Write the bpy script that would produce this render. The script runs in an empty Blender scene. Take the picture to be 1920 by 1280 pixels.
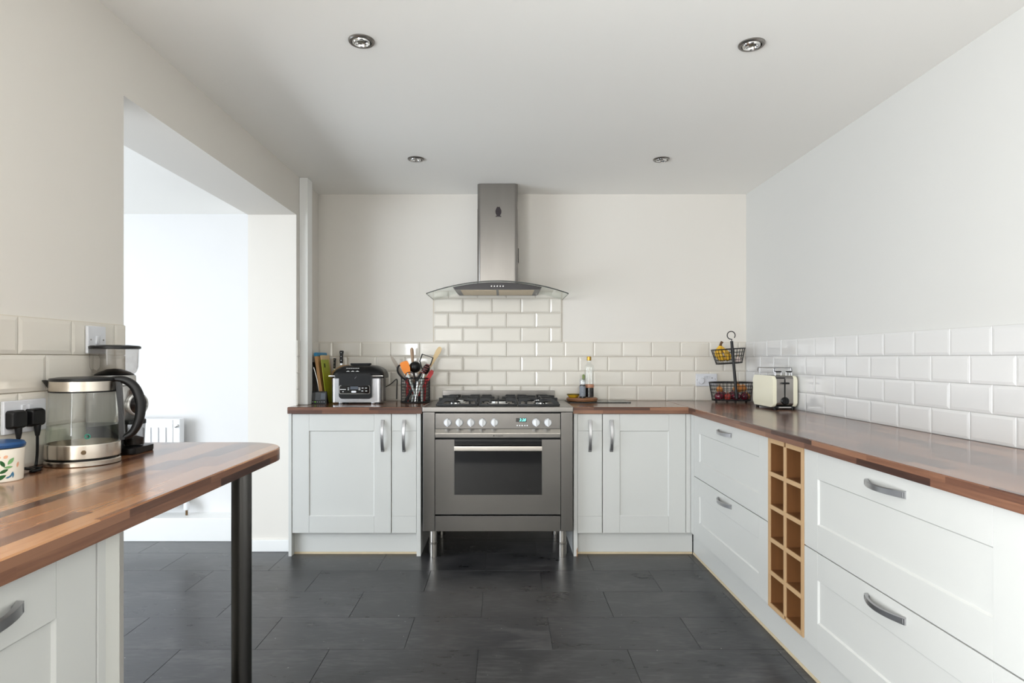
import bpy, bmesh, math, random
from mathutils import Vector, Matrix, Euler
random.seed(7)
PI = math.pi
S = bpy.context.scene
C = S.collection
# ------------------------------------------------------------------ camera
FPX, CX, CY, EYE = 1157.0, 945.0, 671.0, 1.205
cam = bpy.data.cameras.new('camera'); camo = bpy.data.objects.new('camera', cam); C.objects.link(camo)
camo.location = (0, 0, EYE); camo.rotation_euler = (PI/2, 0, 0)
cam.sensor_width = 36; cam.lens = FPX/1920*36
cam.shift_x = (960-CX)/1920; cam.shift_y = (CY-640)/1920
cam.clip_start = 0.02; S.camera = camo
# ------------------------------------------------------------------ light
S.view_settings.view_transform = 'Standard'; S.view_settings.look = 'None'
S.view_settings.exposure = 0.42; S.view_settings.gamma = 1.0
try: S.view_settings.use_curve_mapping = False
except Exception: pass
W = bpy.data.worlds.new('world'); S.world = W; W.use_nodes = True
W.node_tree.nodes['Background'].inputs[0].default_value = (0.75, 0.87, 1.0, 1)
W.node_tree.nodes['Background'].inputs[1].default_value = 1.0
def area(name, loc, rot, sx, sy, power, col):
    l = bpy.data.lights.new(name, 'AREA'); l.shape = 'RECTANGLE'; l.size = sx; l.size_y = sy
    l.energy = power; l.color = col
    o = bpy.data.objects.new(name, l); C.objects.link(o); o.location = loc; o.rotation_euler = rot
    return o
# daylight entering through the glazing of the adjoining room and the windows behind the camera
area('daylight_adjoining', (-4.22, 1.0, 1.0), (0, -PI/2-0.3, 0), 1.7, 3.2, 138, (0.84, 0.915, 1.0))
area('daylight_side', (-1.29, -0.55, 1.08), (0, -PI/2-0.1, 0), 1.9, 1.9, 126, (0.92, 0.96, 1.0))
S.cycles.transparent_max_bounces = 24

# ------------------------------------------------------------------ helpers
def lin(r, g, b):
    f = lambda c: ((c/255+0.055)/1.055)**2.4 if c > 10 else c/255/12.92
    return (f(r), f(g), f(b), 1)
def at(x, y, Y):
    return Vector(((x-CX)*Y/FPX, Y, EYE-(y-CY)*Y/FPX))
class NT:
    def __init__(s, m): s.t = m.node_tree; s.n = s.t.nodes; s.bs = s.n['Principled BSDF']
    def new(s, typ, **kw):
        n = s.n.new(typ)
        for k, v in kw.items(): setattr(n, k, v)
        return n
    def link(s, a, b): s.t.links.new(a, b)
    def math(s, op, a, b=None):
        n = s.n.new('ShaderNodeMath'); n.operation = op
        for i, v in enumerate((a, b)):
            if v is None: continue
            if isinstance(v, (int, float)): n.inputs[i].default_value = v
            else: s.link(v, n.inputs[i])
        return n.outputs[0]
MATS = {}
def mat(name, col, rough=0.5, metal=0.0, var=0.0, vscale=6, bump=0.0, bscale=60, stretch=(1, 1, 1), spec=0.5, coat=0.0, objvar=0.0, rvar=0.0, emit=None, coords='Object'):
    if name in MATS: return MATS[name]
    m = bpy.data.materials.new(name); m.use_nodes = True; t = NT(m); b = t.bs
    b.inputs['Base Color'].default_value = col; b.inputs['Roughness'].default_value = rough
    b.inputs['Metallic'].default_value = metal; b.inputs['Specular IOR Level'].default_value = spec
    b.inputs['Coat Weight'].default_value = coat
    if emit: b.inputs['Emission Color'].default_value = emit[0]; b.inputs['Emission Strength'].default_value = emit[1]
    if var or bump or rvar or objvar:
        tc = t.new('ShaderNodeTexCoord'); mp = t.new('ShaderNodeMapping'); mp.inputs['Scale'].default_value = stretch
        t.link(tc.outputs[coords], mp.inputs[0])
        nz = t.new('ShaderNodeTexNoise'); nz.inputs['Scale'].default_value = vscale; nz.inputs['Detail'].default_value = 5
        t.link(mp.outputs[0], nz.inputs['Vector'])
        if var or objvar:
            hs = t.new('ShaderNodeHueSaturation'); hs.inputs['Color'].default_value = col
            v = t.math('ADD', t.math('MULTIPLY', t.math('SUBTRACT', nz.outputs[0], 0.5), 2*var), 1.0)
            if objvar:
                oi = t.new('ShaderNodeObjectInfo')
                v = t.math('ADD', v, t.math('MULTIPLY', t.math('SUBTRACT', oi.outputs['Random'], 0.5), objvar))
            t.link(v, hs.inputs['Value']); t.link(hs.outputs[0], b.inputs['Base Color'])
        if rvar:
            t.link(t.math('ADD', t.math('MULTIPLY', t.math('SUBTRACT', nz.outputs[0], 0.5), 2*rvar), rough), b.inputs['Roughness'])
        if bump:
            nb = t.new('ShaderNodeTexNoise'); nb.inputs['Scale'].default_value = bscale; nb.inputs['Detail'].default_value = 3
            t.link(mp.outputs[0], nb.inputs['Vector'])
            bp = t.new('ShaderNodeBump'); bp.inputs['Strength'].default_value = bump; bp.inputs['Distance'].default_value = 0.002
            t.link(nb.outputs[0], bp.inputs['Height']); t.link(bp.outputs[0], b.inputs['Normal'])
    MATS[name] = m; return m
def glass(name, tint=(0.95, 0.97, 0.96, 1), rough=0.02, gl=1.0):
    if name in MATS: return MATS[name]
    m = bpy.data.materials.new(name); m.use_nodes = True; nt = m.node_tree
    nt.nodes.clear(); out = nt.nodes.new('ShaderNodeOutputMaterial'); mx = nt.nodes.new('ShaderNodeMixShader')
    tr = nt.nodes.new('ShaderNodeBsdfTransparent'); tr.inputs[0].default_value = tint
    g = nt.nodes.new('ShaderNodeBsdfGlossy'); g.inputs['Roughness'].default_value = rough
    lw = nt.nodes.new('ShaderNodeLayerWeight'); lw.inputs[0].default_value = 0.5
    pw = nt.nodes.new('ShaderNodeMath'); pw.operation = 'POWER'; pw.inputs[1].default_value = 5.0; nt.links.new(lw.outputs['Facing'], pw.inputs[0])
    fr = nt.nodes.new('ShaderNodeMath'); fr.operation = 'MULTIPLY_ADD'; fr.inputs[1].default_value = 0.9; fr.inputs[2].default_value = 0.05; nt.links.new(pw.outputs[0], fr.inputs[0])
    ml = nt.nodes.new('ShaderNodeMath'); ml.operation = 'MULTIPLY'; ml.inputs[1].default_value = gl
    nt.links.new(fr.outputs[0], ml.inputs[0]); nt.links.new(ml.outputs[0], mx.inputs[0])
    nt.links.new(tr.outputs[0], mx.inputs[1]); nt.links.new(g.outputs[0], mx.inputs[2]); nt.links.new(mx.outputs[0], out.inputs[0])
    MATS[name] = m; return m
def stave_mat(name, along, across, w=0.042, length=0.42, cols=((64, 38, 29), (96, 61, 45), (120, 80, 59), (152, 108, 80)), rough=0.25, coat=0.4):
    """butcher-block laminate: printed staves of varying tone"""
    if name in MATS: return MATS[name]
    m = bpy.data.materials.new(name); m.use_nodes = True; t = NT(m); b = t.bs
    tc = t.new('ShaderNodeTexCoord'); sp = t.new('ShaderNodeSeparateXYZ'); t.link(tc.outputs['Object'], sp.inputs[0])
    u = sp.outputs[along]; v = t.math('SUBTRACT', sp.outputs[across], 0.0 if across != 2 else 0.868)
    row = t.math('FLOOR', t.math('DIVIDE', v, w))
    wn = t.new('ShaderNodeTexWhiteNoise', noise_dimensions='1D'); t.link(t.math('ADD', row, 13.37), wn.inputs['W'])
    uu = t.math('ADD', t.math('DIVIDE', u, length), t.math('MULTIPLY', wn.outputs['Value'], 5.0))
    col = t.math('FLOOR', uu)
    cv = t.new('ShaderNodeCombineXYZ'); t.link(row, cv.inputs[0]); t.link(col, cv.inputs[1])
    w2 = t.new('ShaderNodeTexWhiteNoise', noise_dimensions='3D'); t.link(cv.outputs[0], w2.inputs['Vector'])
    g = t.new('ShaderNodeCombineXYZ')
    t.link(t.math('ADD', t.math('MULTIPLY', u, 5.0), t.math('MULTIPLY', w2.outputs['Value'], 40.0)), g.inputs[0])
    t.link(t.math('MULTIPLY', v, 75.0), g.inputs[1])
    nz = t.new('ShaderNodeTexNoise'); nz.inputs['Scale'].default_value = 1.0; nz.inputs['Detail'].default_value = 6; nz.inputs['Distortion'].default_value = 0.9
    t.link(g.outputs[0], nz.inputs['Vector'])
    f = t.math('ADD', t.math('MULTIPLY', w2.outputs['Value'], 0.9), t.math('MULTIPLY', t.math('SUBTRACT', nz.outputs[0], 0.40), 0.55))
    rp = t.new('ShaderNodeValToRGB'); e = rp.color_ramp.elements
    e[0].color = lin(*cols[0]); e[0].position = 0.05; e[1].color = lin(*cols[-1]); e[1].position = 0.95
    for i, c in enumerate(cols[1:-1]):
        k = rp.color_ramp.elements.new(0.05+0.9*(i+1)/(len(cols)-1)); k.color = lin(*c)
    t.link(f, rp.inputs[0]); t.link(rp.outputs[0], b.inputs['Base Color'])
    b.inputs['Roughness'].default_value = rough; b.inputs['Coat Weight'].default_value = coat; b.inputs['Coat Roughness'].default_value = 0.12
    MATS[name] = m; return m

# --- geometry into bmesh
def BM(): return bmesh.new()
def box(bm, x0, x1, y0, y1, z0, z1, bev=0.0, seg=2, M=None):
    t = bmesh.new(); bmesh.ops.create_cube(t, size=1)
    for v in t.verts: v.co = Vector((x0+(v.co.x+.5)*(x1-x0), y0+(v.co.y+.5)*(y1-y0), z0+(v.co.z+.5)*(z1-z0)))
    if bev: bmesh.ops.bevel(t, geom=t.edges[:], offset=bev, segments=seg, profile=0.5, affect='EDGES', clamp_overlap=True)
    merge(bm, t, M); return bm
def merge(bm, t, M=None):
    if M is not None: t.transform(M)
    me = bpy.data.meshes.new('tmp'); t.to_mesh(me); t.free(); bm.from_mesh(me); bpy.data.meshes.remove(me)
def loft(bm, secs, cap0=True, cap1=True, closed=True):
    rows = [[bm.verts.new(p) for p in s] for s in secs]; n = len(secs[0])
    for a, b in zip(rows, rows[1:]):
        for i in range(n if closed else n-1):
            j = (i+1) % n
            bm.faces.new((a[i], a[j], b[j], b[i]))
    if cap0: bm.faces.new(rows[0][::-1])
    if cap1: bm.faces.new(rows[-1])
    return bm
def ring(r, z, n=32, c=(0, 0)):
    return [(c[0]+r*math.cos(2*PI*i/n), c[1]+r*math.sin(2*PI*i/n), z) for i in range(n)]
def lathe(bm, prof, n=32, c=(0, 0), cap0=True, cap1=True):
    return loft(bm, [ring(max(r, 1e-4), z, n, c) for r, z in prof], cap0, cap1)
def rrect(hw, hd, r, z, n=5, c=(0, 0)):
    pts = []
    for cx, cy, a0 in ((hw-r, hd-r, 0), (-hw+r, hd-r, PI/2), (-hw+r, -hd+r, PI), (hw-r, -hd+r, 1.5*PI)):
        for i in range(n+1):
            a = a0+PI/2*i/n; pts.append((c[0]+cx+r*math.cos(a), c[1]+cy+r*math.sin(a), z))
    return pts
def tube(bm, pts, r, seg=8, closed=False, caps=True, rs=None):
    pts = [Vector(p) for p in pts]; n = len(pts); rows = []; prev = None
    for i, p in enumerate(pts):
        if closed: d = pts[(i+1) % n]-pts[i-1]
        else: d = pts[min(i+1, n-1)]-pts[max(i-1, 0)]
        d.normalize()
        if prev is None:
            up = Vector((0, 0, 1)) if abs(d.z) < 0.9 else Vector((1, 0, 0)); a = d.cross(up).normalized()
        else: a = (prev-d*prev.dot(d)).normalized()
        prev = a; b = d.cross(a); rr = rs[i] if rs else r
        rows.append([bm.verts.new(p+a*(rr*math.cos(2*PI*k/seg))+b*(rr*math.sin(2*PI*k/seg))) for k in range(seg)])
    rng = range(n) if closed else range(n-1)
    for i in rng:
        A = rows[i]; B = rows[(i+1) % n]
        for k in range(seg):
            j = (k+1) % seg; bm.faces.new((A[k], A[j], B[j], B[k]))
    if caps and not closed: bm.faces.new(rows[0][::-1]); bm.faces.new(rows[-1])
    return bm
def prism(bm, pts, d0, d1, axis='Y'):
    f = {'Y': lambda p, d: (p[0], d, p[1]), 'Z': lambda p, d: (p[0], p[1], d), 'X': lambda p, d: (d, p[0], p[1])}[axis]
    return loft(bm, [[f(p, d0) for p in pts], [f(p, d1) for p in pts]])
def circ(n, r, c=(0, 0), a0=0, a1=2*PI):
    return [(c[0]+r*math.cos(a0+(a1-a0)*i/n), c[1]+r*math.sin(a0+(a1-a0)*i/n)) for i in range(n)]
def spline(pts, n=8):
    P = [Vector(p) for p in pts]; P = [2*P[0]-P[1]]+P+[2*P[-1]-P[-2]]; out = []
    for i in range(1, len(P)-2):
        for k in range(n):
            t = k/n; a, b, c, d = P[i-1], P[i], P[i+1], P[i+2]
            out.append(0.5*((2*b)+(c-a)*t+(2*a-5*b+4*c-d)*t*t+(3*b-a-3*c+d)*t**3))
    out.append(P[-2]); return out
def rot(ax, ang, piv=(0, 0, 0)):
    p = Vector(piv); return Matrix.Translation(p) @ Matrix.Rotation(ang, 4, ax) @ Matrix.Translation(-p)
def mesh(name, bm, smooth=38):
    bmesh.ops.recalc_face_normals(bm, faces=bm.faces[:])
    me = bpy.data.meshes.new(name); bm.to_mesh(me); bm.free()
    if smooth:
        me.polygons.foreach_set('use_smooth', [True]*len(me.polygons)); me.set_sharp_from_angle(angle=math.radians(smooth))
    return me
def obj(name, bm, m, parent=None, smooth=38):
    me = bm if isinstance(bm, bpy.types.Mesh) else mesh(name, bm, smooth)
    if m is not None and not me.materials: me.materials.append(m)
    o = bpy.data.objects.new(name, me); C.objects.link(o)
    if parent: o.parent = parent
    if smooth and len(me.polygons) < 400:
        w = o.modifiers.new('weighted_normals', 'WEIGHTED_NORMAL'); w.keep_sharp = True
    return o
def tag(o, label, cat, group=None, kind=None):
    o['label'] = label; o['category'] = cat
    if group: o['group'] = group
    if kind: o['kind'] = kind
    return o
def thing(name, label, cat, loc=(0, 0, 0), rz=0, group=None):
    o = bpy.data.objects.new(name, None); C.objects.link(o); o.empty_display_size = 0.05
    o.location = loc; o.rotation_euler = (0, 0, rz); return tag(o, label, cat, group)
def struct(name, bm, m, label, cat, smooth=0):
    return tag(obj(name, bm, m, None, smooth), label, cat, None, 'structure')
def text_mesh(s, size, extrude=0.0003, shear=0.0):
    cu = bpy.data.curves.new('lettering', 'FONT'); cu.body = s; cu.size = size; cu.extrude = extrude; cu.shear = shear
    cu.align_x = 'CENTER'; cu.align_y = 'CENTER'; cu.resolution_u = 3
    o = bpy.data.objects.new('lettering', cu); C.objects.link(o); dg = bpy.context.evaluated_depsgraph_get(); dg.update()
    me = bpy.data.meshes.new_from_object(o.evaluated_get(dg)); bpy.data.objects.remove(o); bpy.data.curves.remove(cu)
    me.transform(Matrix.Rotation(PI/2, 4, 'X')); return me      # stands upright, reads from -Y

# ------------------------------------------------------------------ materials
M_wall = mat('wall_paint', lin(226, 221, 213), 0.75, var=0.015, vscale=2, bump=0.05, bscale=160)
M_wallR = mat('cool_wall_paint', lin(213, 212, 208), 0.75, var=0.012, vscale=2, bump=0.05, bscale=160)
M_white = mat('bright_wall_paint', lin(223, 222, 221), 0.7, var=0.008, vscale=3)
M_ceil = mat('ceiling_paint', lin(250, 248, 243), 0.85, var=0.01, vscale=1.5)
M_gloss = mat('gloss_trim_paint', lin(240, 240, 238), 0.3, var=0.01)
M_tile = mat('tile_glaze', lin(220, 214, 203), 0.1, var=0.012, vscale=3, objvar=0.035, coat=0.3, bump=0.025, bscale=9)
M_tileR = mat('tile_glaze_white', lin(219, 218, 216), 0.12, var=0.01, vscale=3, objvar=0.03, coat=0.3, bump=0.025, bscale=9)
M_grout = mat('grout', lin(208, 198, 182), 0.9, var=0.06, vscale=30)
M_grout2 = mat('grout_white', lin(204, 202, 198), 0.9, var=0.06, vscale=30)
def slate():
    m = bpy.data.materials.new('slate_vinyl'); m.use_nodes = True; t = NT(m); b = t.bs
    tc = t.new('ShaderNodeTexCoord'); oi = t.new('ShaderNodeObjectInfo')
    sh = t.new('ShaderNodeVectorMath', operation='ADD'); t.link(tc.outputs['Object'], sh.inputs[0])
    cx = t.new('ShaderNodeCombineXYZ'); t.link(t.math('MULTIPLY', oi.outputs['Random'], 37.0), cx.inputs[0]); t.link(t.math('MULTIPLY', oi.outputs['Random'], 91.0), cx.inputs[1]); t.link(cx.outputs[0], sh.inputs[1])
    def noise(scale, st, det, dist=0.0):
        mp = t.new('ShaderNodeMapping'); mp.inputs['Scale'].default_value = st; t.link(sh.outputs[0], mp.inputs[0])
        n = t.new('ShaderNodeTexNoise'); n.inputs['Scale'].default_value = scale; n.inputs['Detail'].default_value = det; n.inputs['Distortion'].default_value = dist; t.link(mp.outputs[0], n.inputs['Vector']); return n.outputs[0]
    big = noise(3.5, (1, 1.6, 1), 4, 0.6); fine = noise(26, (0.5, 2.2, 1), 6, 0.8); speck = noise(55, (1, 1, 1), 2)
    f = t.math('ADD', t.math('MULTIPLY', big, 0.55), t.math('MULTIPLY', fine, 0.45))
    rp = t.new('ShaderNodeValToRGB'); e = rp.color_ramp.elements; e[0].position = 0.30; e[0].color = lin(30, 30, 31); e[1].position = 0.72; e[1].color = lin(88, 87, 87); k = e.new(0.5); k.color = lin(50, 50, 52)
    t.link(f, rp.inputs[0])
    hs = t.new('ShaderNodeHueSaturation'); t.link(rp.outputs[0], hs.inputs['Color']); t.link(t.math('ADD', t.math('MULTIPLY', oi.outputs['Random'], 0.3), 0.85), hs.inputs['Value'])
    sp = t.new('ShaderNodeValToRGB'); q = sp.color_ramp.elements; q[0].position = 0.755; q[0].color = (0, 0, 0, 1); q[1].position = 0.78; q[1].color = (1, 1, 1, 1); t.link(speck, sp.inputs[0])
    mx = t.new('ShaderNodeMixRGB'); mx.inputs[2].default_value = lin(170, 168, 164); t.link(sp.outputs[0], mx.inputs[0]); t.link(hs.outputs[0], mx.inputs[1]); t.link(mx.outputs[0], b.inputs['Base Color'])
    t.link(t.math('ADD', t.math('MULTIPLY', f, 0.30), 0.16), b.inputs['Roughness'])
    bp = t.new('ShaderNodeBump'); bp.inputs['Strength'].default_value = 0.13; bp.inputs['Distance'].default_value = 0.002; t.link(f, bp.inputs['Height']); t.link(bp.outputs[0], b.inputs['Normal'])
    return m
M_floor = slate()
M_sub = mat('floor_joint', lin(34, 34, 36), 0.8, var=0.1)
M_cab = mat('cabinet_paint', lin(207, 207, 203), 0.38, var=0.012, vscale=4, bump=0.03, bscale=25)
M_carc = mat('carcass_white', lin(222, 221, 214), 0.5, var=0.01)
M_raw = mat('raw_chipboard', lin(158, 118, 84), 0.85, var=0.25, vscale=70)
M_bead = mat('plinth_seal', lin(205, 188, 156), 0.7, var=0.08, vscale=40)
M_steel = mat('brushed_steel', lin(148, 144, 140), 0.28, 1.0, var=0.10, vscale=4, stretch=(3, 3, 0.6))
M_steelx = mat('brushed_steel_sideways', lin(128, 125, 122), 0.28, 1.0, var=0.10, vscale=2.5, stretch=(1.2, 1.2, 2))
M_steeld = mat('worn_steel', lin(150, 146, 142), 0.36, 1.0, var=0.12, vscale=4, rvar=0.1)
M_chrome = mat('chrome', lin(215, 214, 212), 0.12, 1.0, var=0.02)
M_handle = mat('satin_nickel', lin(192, 192, 194), 0.34, 1.0, var=0.04, vscale=30)
M_black = mat('black_plastic', lin(13, 13, 14), 0.34, var=0.06, vscale=30, spec=0.35)
M_blackm = mat('matt_black', lin(20, 20, 21), 0.7, var=0.06, vscale=30)
M_iron = mat('cast_iron', lin(20, 21, 23), 0.5, var=0.15, vscale=40, bump=0.1, bscale=200)
M_wire = mat('black_wire', lin(11, 11, 12), 0.5, var=0.05)
M_gblack = mat('black_glass', lin(12, 12, 13), 0.06, spec=0.6, var=0.03, coat=0.3)
M_wplast = mat('white_plastic', lin(232, 233, 235), 0.3, var=0.01)
M_oak = mat('oak_lipping', lin(192, 158, 118), 0.5, var=0.10, vscale=6, stretch=(3, 3, 0.5), bump=0.05)
M_oakd = mat('oak_veneer', lin(112, 72, 38), 0.5, var=0.22, vscale=7, stretch=(5, 5, 0.6), bump=0.05)
M_wood = mat('beech_wood', lin(196, 150, 98), 0.55, var=0.14, vscale=9, stretch=(4, 4, 0.7))
M_woodp = mat('pale_wood', lin(214, 186, 140), 0.55, var=0.12, vscale=9, stretch=(4, 4, 0.7))
M_woodg = mat('greyed_wood', lin(166, 138, 112), 0.6, var=0.14, vscale=9, stretch=(4, 4, 0.7))
M_glass = glass('clear_glass', (0.975, 0.985, 0.98, 1), 0.02, 0.8)
M_hoodg = glass('hood_glass', (0.95, 0.97, 0.96, 1), 0.03, 0.35)
M_smoke = glass('smoked_plastic', (0.76, 0.74, 0.72, 1), 0.05)
M_smoked = glass('dark_smoked_plastic', (0.5, 0.49, 0.48, 1), 0.06)
M_edge = mat('glass_edge', lin(22, 30, 30), 0.15, var=0.03)
M_orange = mat('orange_silicone', lin(240, 136, 38), 0.5, var=0.04)
M_red = mat('red_plastic', lin(190, 30, 34), 0.4, var=0.04)
M_cream = mat('cream_enamel', lin(234, 230, 206), 0.22, var=0.012, coat=0.4)
M_lime = mat('lime_plastic', lin(168, 178, 30), 0.4, var=0.06)
M_blue = mat('blue_silicone', lin(40, 132, 176), 0.5, var=0.05)
WT_X = stave_mat('worktop_along_room', 0, 1); WT_Y = stave_mat('worktop_into_room', 1, 0)
ECOL = ((58, 35, 27), (88, 56, 42), (114, 76, 57), (144, 102, 77))
EDGE_X = stave_mat('worktop_edge_along_room', 0, 2, 0.0205, 0.34, ECOL, 0.35, 0.1)
EDGE_Y = stave_mat('worktop_edge_into_room', 1, 2, 0.0205, 0.34, ECOL, 0.35, 0.1)
WARM = ((84, 49, 31), (120, 76, 48), (150, 101, 65), (180, 130, 89))
WT_P = stave_mat('breakfast_bar_top', 1, 0, 0.036, 0.5, WARM, 0.26, 0.4); EDGE_P = stave_mat('breakfast_bar_edge', 1, 2, 0.0205, 0.34, ECOL, 0.35, 0.1)

# ------------------------------------------------------------------ room
XL, XR, YB, ZC = -1.298, 1.694, 4.317, 2.350
YR = -1.66                     # wall behind the camera
XO, YO, ZO = -4.40, 4.207, 2.187   # adjoining room: outer wall, back wall, ceiling
WT = 0.302                     # thickness of the dividing wall
OY0, OY1, OZ = 2.106, 3.856, 2.100 # opening
TOP = 0.908; THK = 0.040
wb = struct('wall_back', box(BM(), XL, XR+0.1, YB, YB+0.12, 0, ZC), M_wall, 'warm white painted wall behind the range cooker', 'wall')
wr = struct('wall_right', box(BM(), XR, XR+0.12, YR, YB, 0, ZC), M_wallR, 'plain pale painted wall above the long worktop run', 'wall')
b = BM()
box(b, XL-WT, XL, YR, -1.5, 0, ZC); box(b, XL-WT, XL, -1.5, 0.4, 0, 0.12); box(b, XL-WT, XL, -1.5, 0.4, 2.08, ZC); box(b, XL-WT, XL, 0.4, OY0, 0, ZC); box(b, XL-WT, XL, OY0, OY1, OZ, ZC); box(b, XL-WT, XL, OY1, YB+0.12, 0, ZC)
wl = struct('wall_left', b, M_wall, 'thick white dividing wall with a wide opening to the next room', 'wall')
struct('wall_rear', box(BM(), XL, XR, YR-0.25, YR, 0, ZC), M_wall, 'plain painted wall behind the viewer', 'wall')
struct('ceiling', box(BM(), XL-WT, XR+0.12, YR-0.25, YB+0.12, ZC, ZC+0.1), M_ceil, 'flat white kitchen ceiling with recessed spotlights', 'ceiling')
struct('wall_adjoining_back', box(BM(), XO, XL-WT, YO, YO+0.12, 0, 2.5), M_white, 'bright white end wall of the next room', 'wall')
struct('ceiling_adjoining', box(BM(), XO, XL-WT, YR, YO, ZO, ZO+0.1), M_ceil, 'lower bright ceiling of the next room', 'ceiling')
b = BM()
box(b, XO-0.2, XO, YR, -0.6, 0, 2.4); box(b, XO-0.2, XO, 2.6, YO, 0, 2.4); box(b, XO-0.2, XO, -0.6, 2.6, 2.08, 2.4); box(b, XO-0.2, XO, -0.6, 2.6, -0.05, 0.2)
struct('wall_adjoining_outer', b, M_white, 'outer wall of the next room with wide glazing', 'wall')
struct('wall_adjoining_near', box(BM(), XO, XL-WT, YR-0.12, YR, 0, 2.4), M_white, 'near wall of the next room', 'wall')
def window(name, x0, x1, z0, z1, loc, rz, label, panes):
    w = BM(); t = 0.06
    box(w, x0, x1, -.03, .03, z0, z0+t); box(w, x0, x1, -.03, .03, z1-t, z1); box(w, x0, x0+t, -.03, .03, z0+t, z1-t); box(w, x1-t, x1, -.03, .03, z0+t, z1-t)
    for i in range(1, panes): xx = x0+(x1-x0)*i/panes; box(w, xx-t/2, xx+t/2, -.03, .03, z0+t, z1-t)
    o = struct(name, w, M_gloss, label, 'window'); o.location = loc; o.rotation_euler = (0, 0, rz)
    for i in range(panes):
        a0 = x0+(x1-x0)*i/panes+t/2; a1 = x0+(x1-x0)*(i+1)/panes-t/2
        obj('pane', box(BM(), a0, a1, -.004, .004, z0+t, z1-t), M_glass, o)
window('window_1', -1.5, 0.4, 0.12, 2.08, (XL-0.12, 0, 0), PI/2, 'white framed glazed screen to the next room behind the viewer', 2)
window('window_2', -0.6, 2.6, 0.2, 2.08, (XO-0.1, 0, 0), PI/2, 'wide white framed glazing in the next room', 4)
# trims
b = BM(); box(b, XL+0.0005, -1.244, 3.911, 4.004, TOP+0.001, ZC-0.001, 0.003)
struct('trim_1', b, M_gloss, 'narrow vertical boxed pipe casing beside the back wall', 'trim', 30)
b = BM(); box(b, XL-WT, XL-0.004, OY1-0.016, OY1-0.0005, 0, 0.072, 0.003)
struct('baseboard_jamb', b, M_gloss, 'short white skirting board at the foot of the opening', 'skirting', 30)
b = BM(); box(b, XO+0.01, XL-WT-0.001, YO-0.152, YO-0.0005, 0, 0.153, 0.004)
struct('baseboard_adjoining', b, M_gloss, 'deep white boxed skirting along the next room', 'skirting', 30)

# floor: vinyl tiles laid half bond
fl = struct('floor', box(BM(), XO-0.2, XR+0.12, YR-0.25, YB+0.12, -0.08, -0.0035), M_sub, 'dark grey slate effect tiled floor', 'floor')
TL, TW, GAP = 0.616, 0.3155, 0.0012
def slab(x0, x1, y0, y1):
    return mesh('floor_tile', box(BM(), x0, x1, y0, y1, -0.0035, 0, 0.0009, 1), 0)
full = slab(-TL/2+GAP/2, TL/2-GAP/2, -TW/2+GAP/2, TW/2-GAP/2); full.materials.append(M_floor)
def floor_tiles(X0, X1, Y0, Y1):
    r = math.floor((Y0-2.553)/TW)
    while 2.553+r*TW < Y1:
        y0 = 2.553+r*TW; y1 = y0+TW; off = -0.106+(0.5*TL if r % 2 == 0 else 0)
        k = math.floor((X0-off)/TL)
        while off+k*TL < X1:
            x0 = off+k*TL; x1 = x0+TL
            a0, a1, c0, c1 = max(x0, X0), min(x1, X1), max(y0, Y0), min(y1, Y1)
            if a1-a0 > 0.02 and c1-c0 > 0.02:
                if a1-a0 > TL-1e-4 and c1-c0 > TW-1e-4:
                    o = obj('floor_tile', full, None, fl, 0); o.location = ((x0+x1)/2, (y0+y1)/2, 0)
                else:
                    cx, cy = (a0+a1)/2, (c0+c1)/2
                    o = obj('floor_tile', slab(a0-cx+GAP/2, a1-cx-GAP/2, c0-cy+GAP/2, c1-cy-GAP/2), M_floor, fl, 0); o.location = (cx, cy, 0)
            k += 1
        r += 1
floor_tiles(-2.75, XR, 0.35, YO-0.152)
floor_tiles(-0.55, 0.48, YO-0.152, YB)

# wall tiles (bevelled metro)
PW, PH = 0.2025, 0.1020
def metro(x0, x1, z0, z1):
    t = BM(); g = 0.0013; e = min(0.011, (x1-x0)*0.3, (z1-z0)*0.3)
    def sec(i, y): return [(x0+i, y, z0+i), (x1-i, y, z0+i), (x1-i, y, z1-i), (x0+i, y, z1-i)]
    loft(t, [sec(g, 0), sec(g, -0.0050), sec(g+0.0006, -0.0056), sec(g+e, -0.0076)])
    return mesh('tile', t, 0)
TF = metro(0, PW, 0, PH)
tile_full = {}
def tile(parent, place, u0, u1, z0, z1, m):
    if u1-u0 < 0.008: return
    if abs(u1-u0-PW) < 1e-3 and abs(z1-z0-PH) < 1e-3:
        if m.name not in tile_full:
            tf = TF.copy(); tf.materials.append(m); tile_full[m.name] = tf
        o = obj('tile', tile_full[m.name], None, parent, 0)
    else: o = obj('tile', metro(0, u1-u0, 0, z1-z0), m, parent, 0)
    p, rz = place(u0, z0); o.location = p
    o.rotation_euler = (random.gauss(0, 0.0022), random.gauss(0, 0.0006), rz+random.gauss(0, 0.0022))
def tile_row(parent, place, z0, z1, u0, u1, off, m):
    k = math.floor((u0-off)/PW)
    while off+k*PW < u1-1e-6:
        tile(parent, place, max(u0, off+k*PW), min(u1, off+(k+1)*PW), z0, z1, m); k += 1
pb = lambda u, z: ((u, YB-0.0012, z), 0)
zr = [TOP+0.0005+PH*i for i in range(9)]
uoff = (624-CX)/268.0; uhalf = uoff+PW/2
for i in range(4): tile_row(wb, pb, zr[i], zr[i+1], XL+0.001, XR-0.001, uoff if i % 2 else uhalf, M_tile)
HX0, HX1 = (813-CX)/268.0, (1053-CX)/268.0
for i in range(3): tile_row(wb, pb, zr[4+i], zr[5+i], HX0, HX1, uhalf if i % 2 == 0 else uoff, M_tile)
tile_row(wb, pb, zr[7], zr[7]+0.052, HX0, HX1, uoff if 1 else 0, M_tile)
b = BM(); box(b, XL+0.001, XR-0.001, YB-0.0014, YB, TOP, zr[4]+0.001); obj('grout', b, M_grout, wb, 0)
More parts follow.
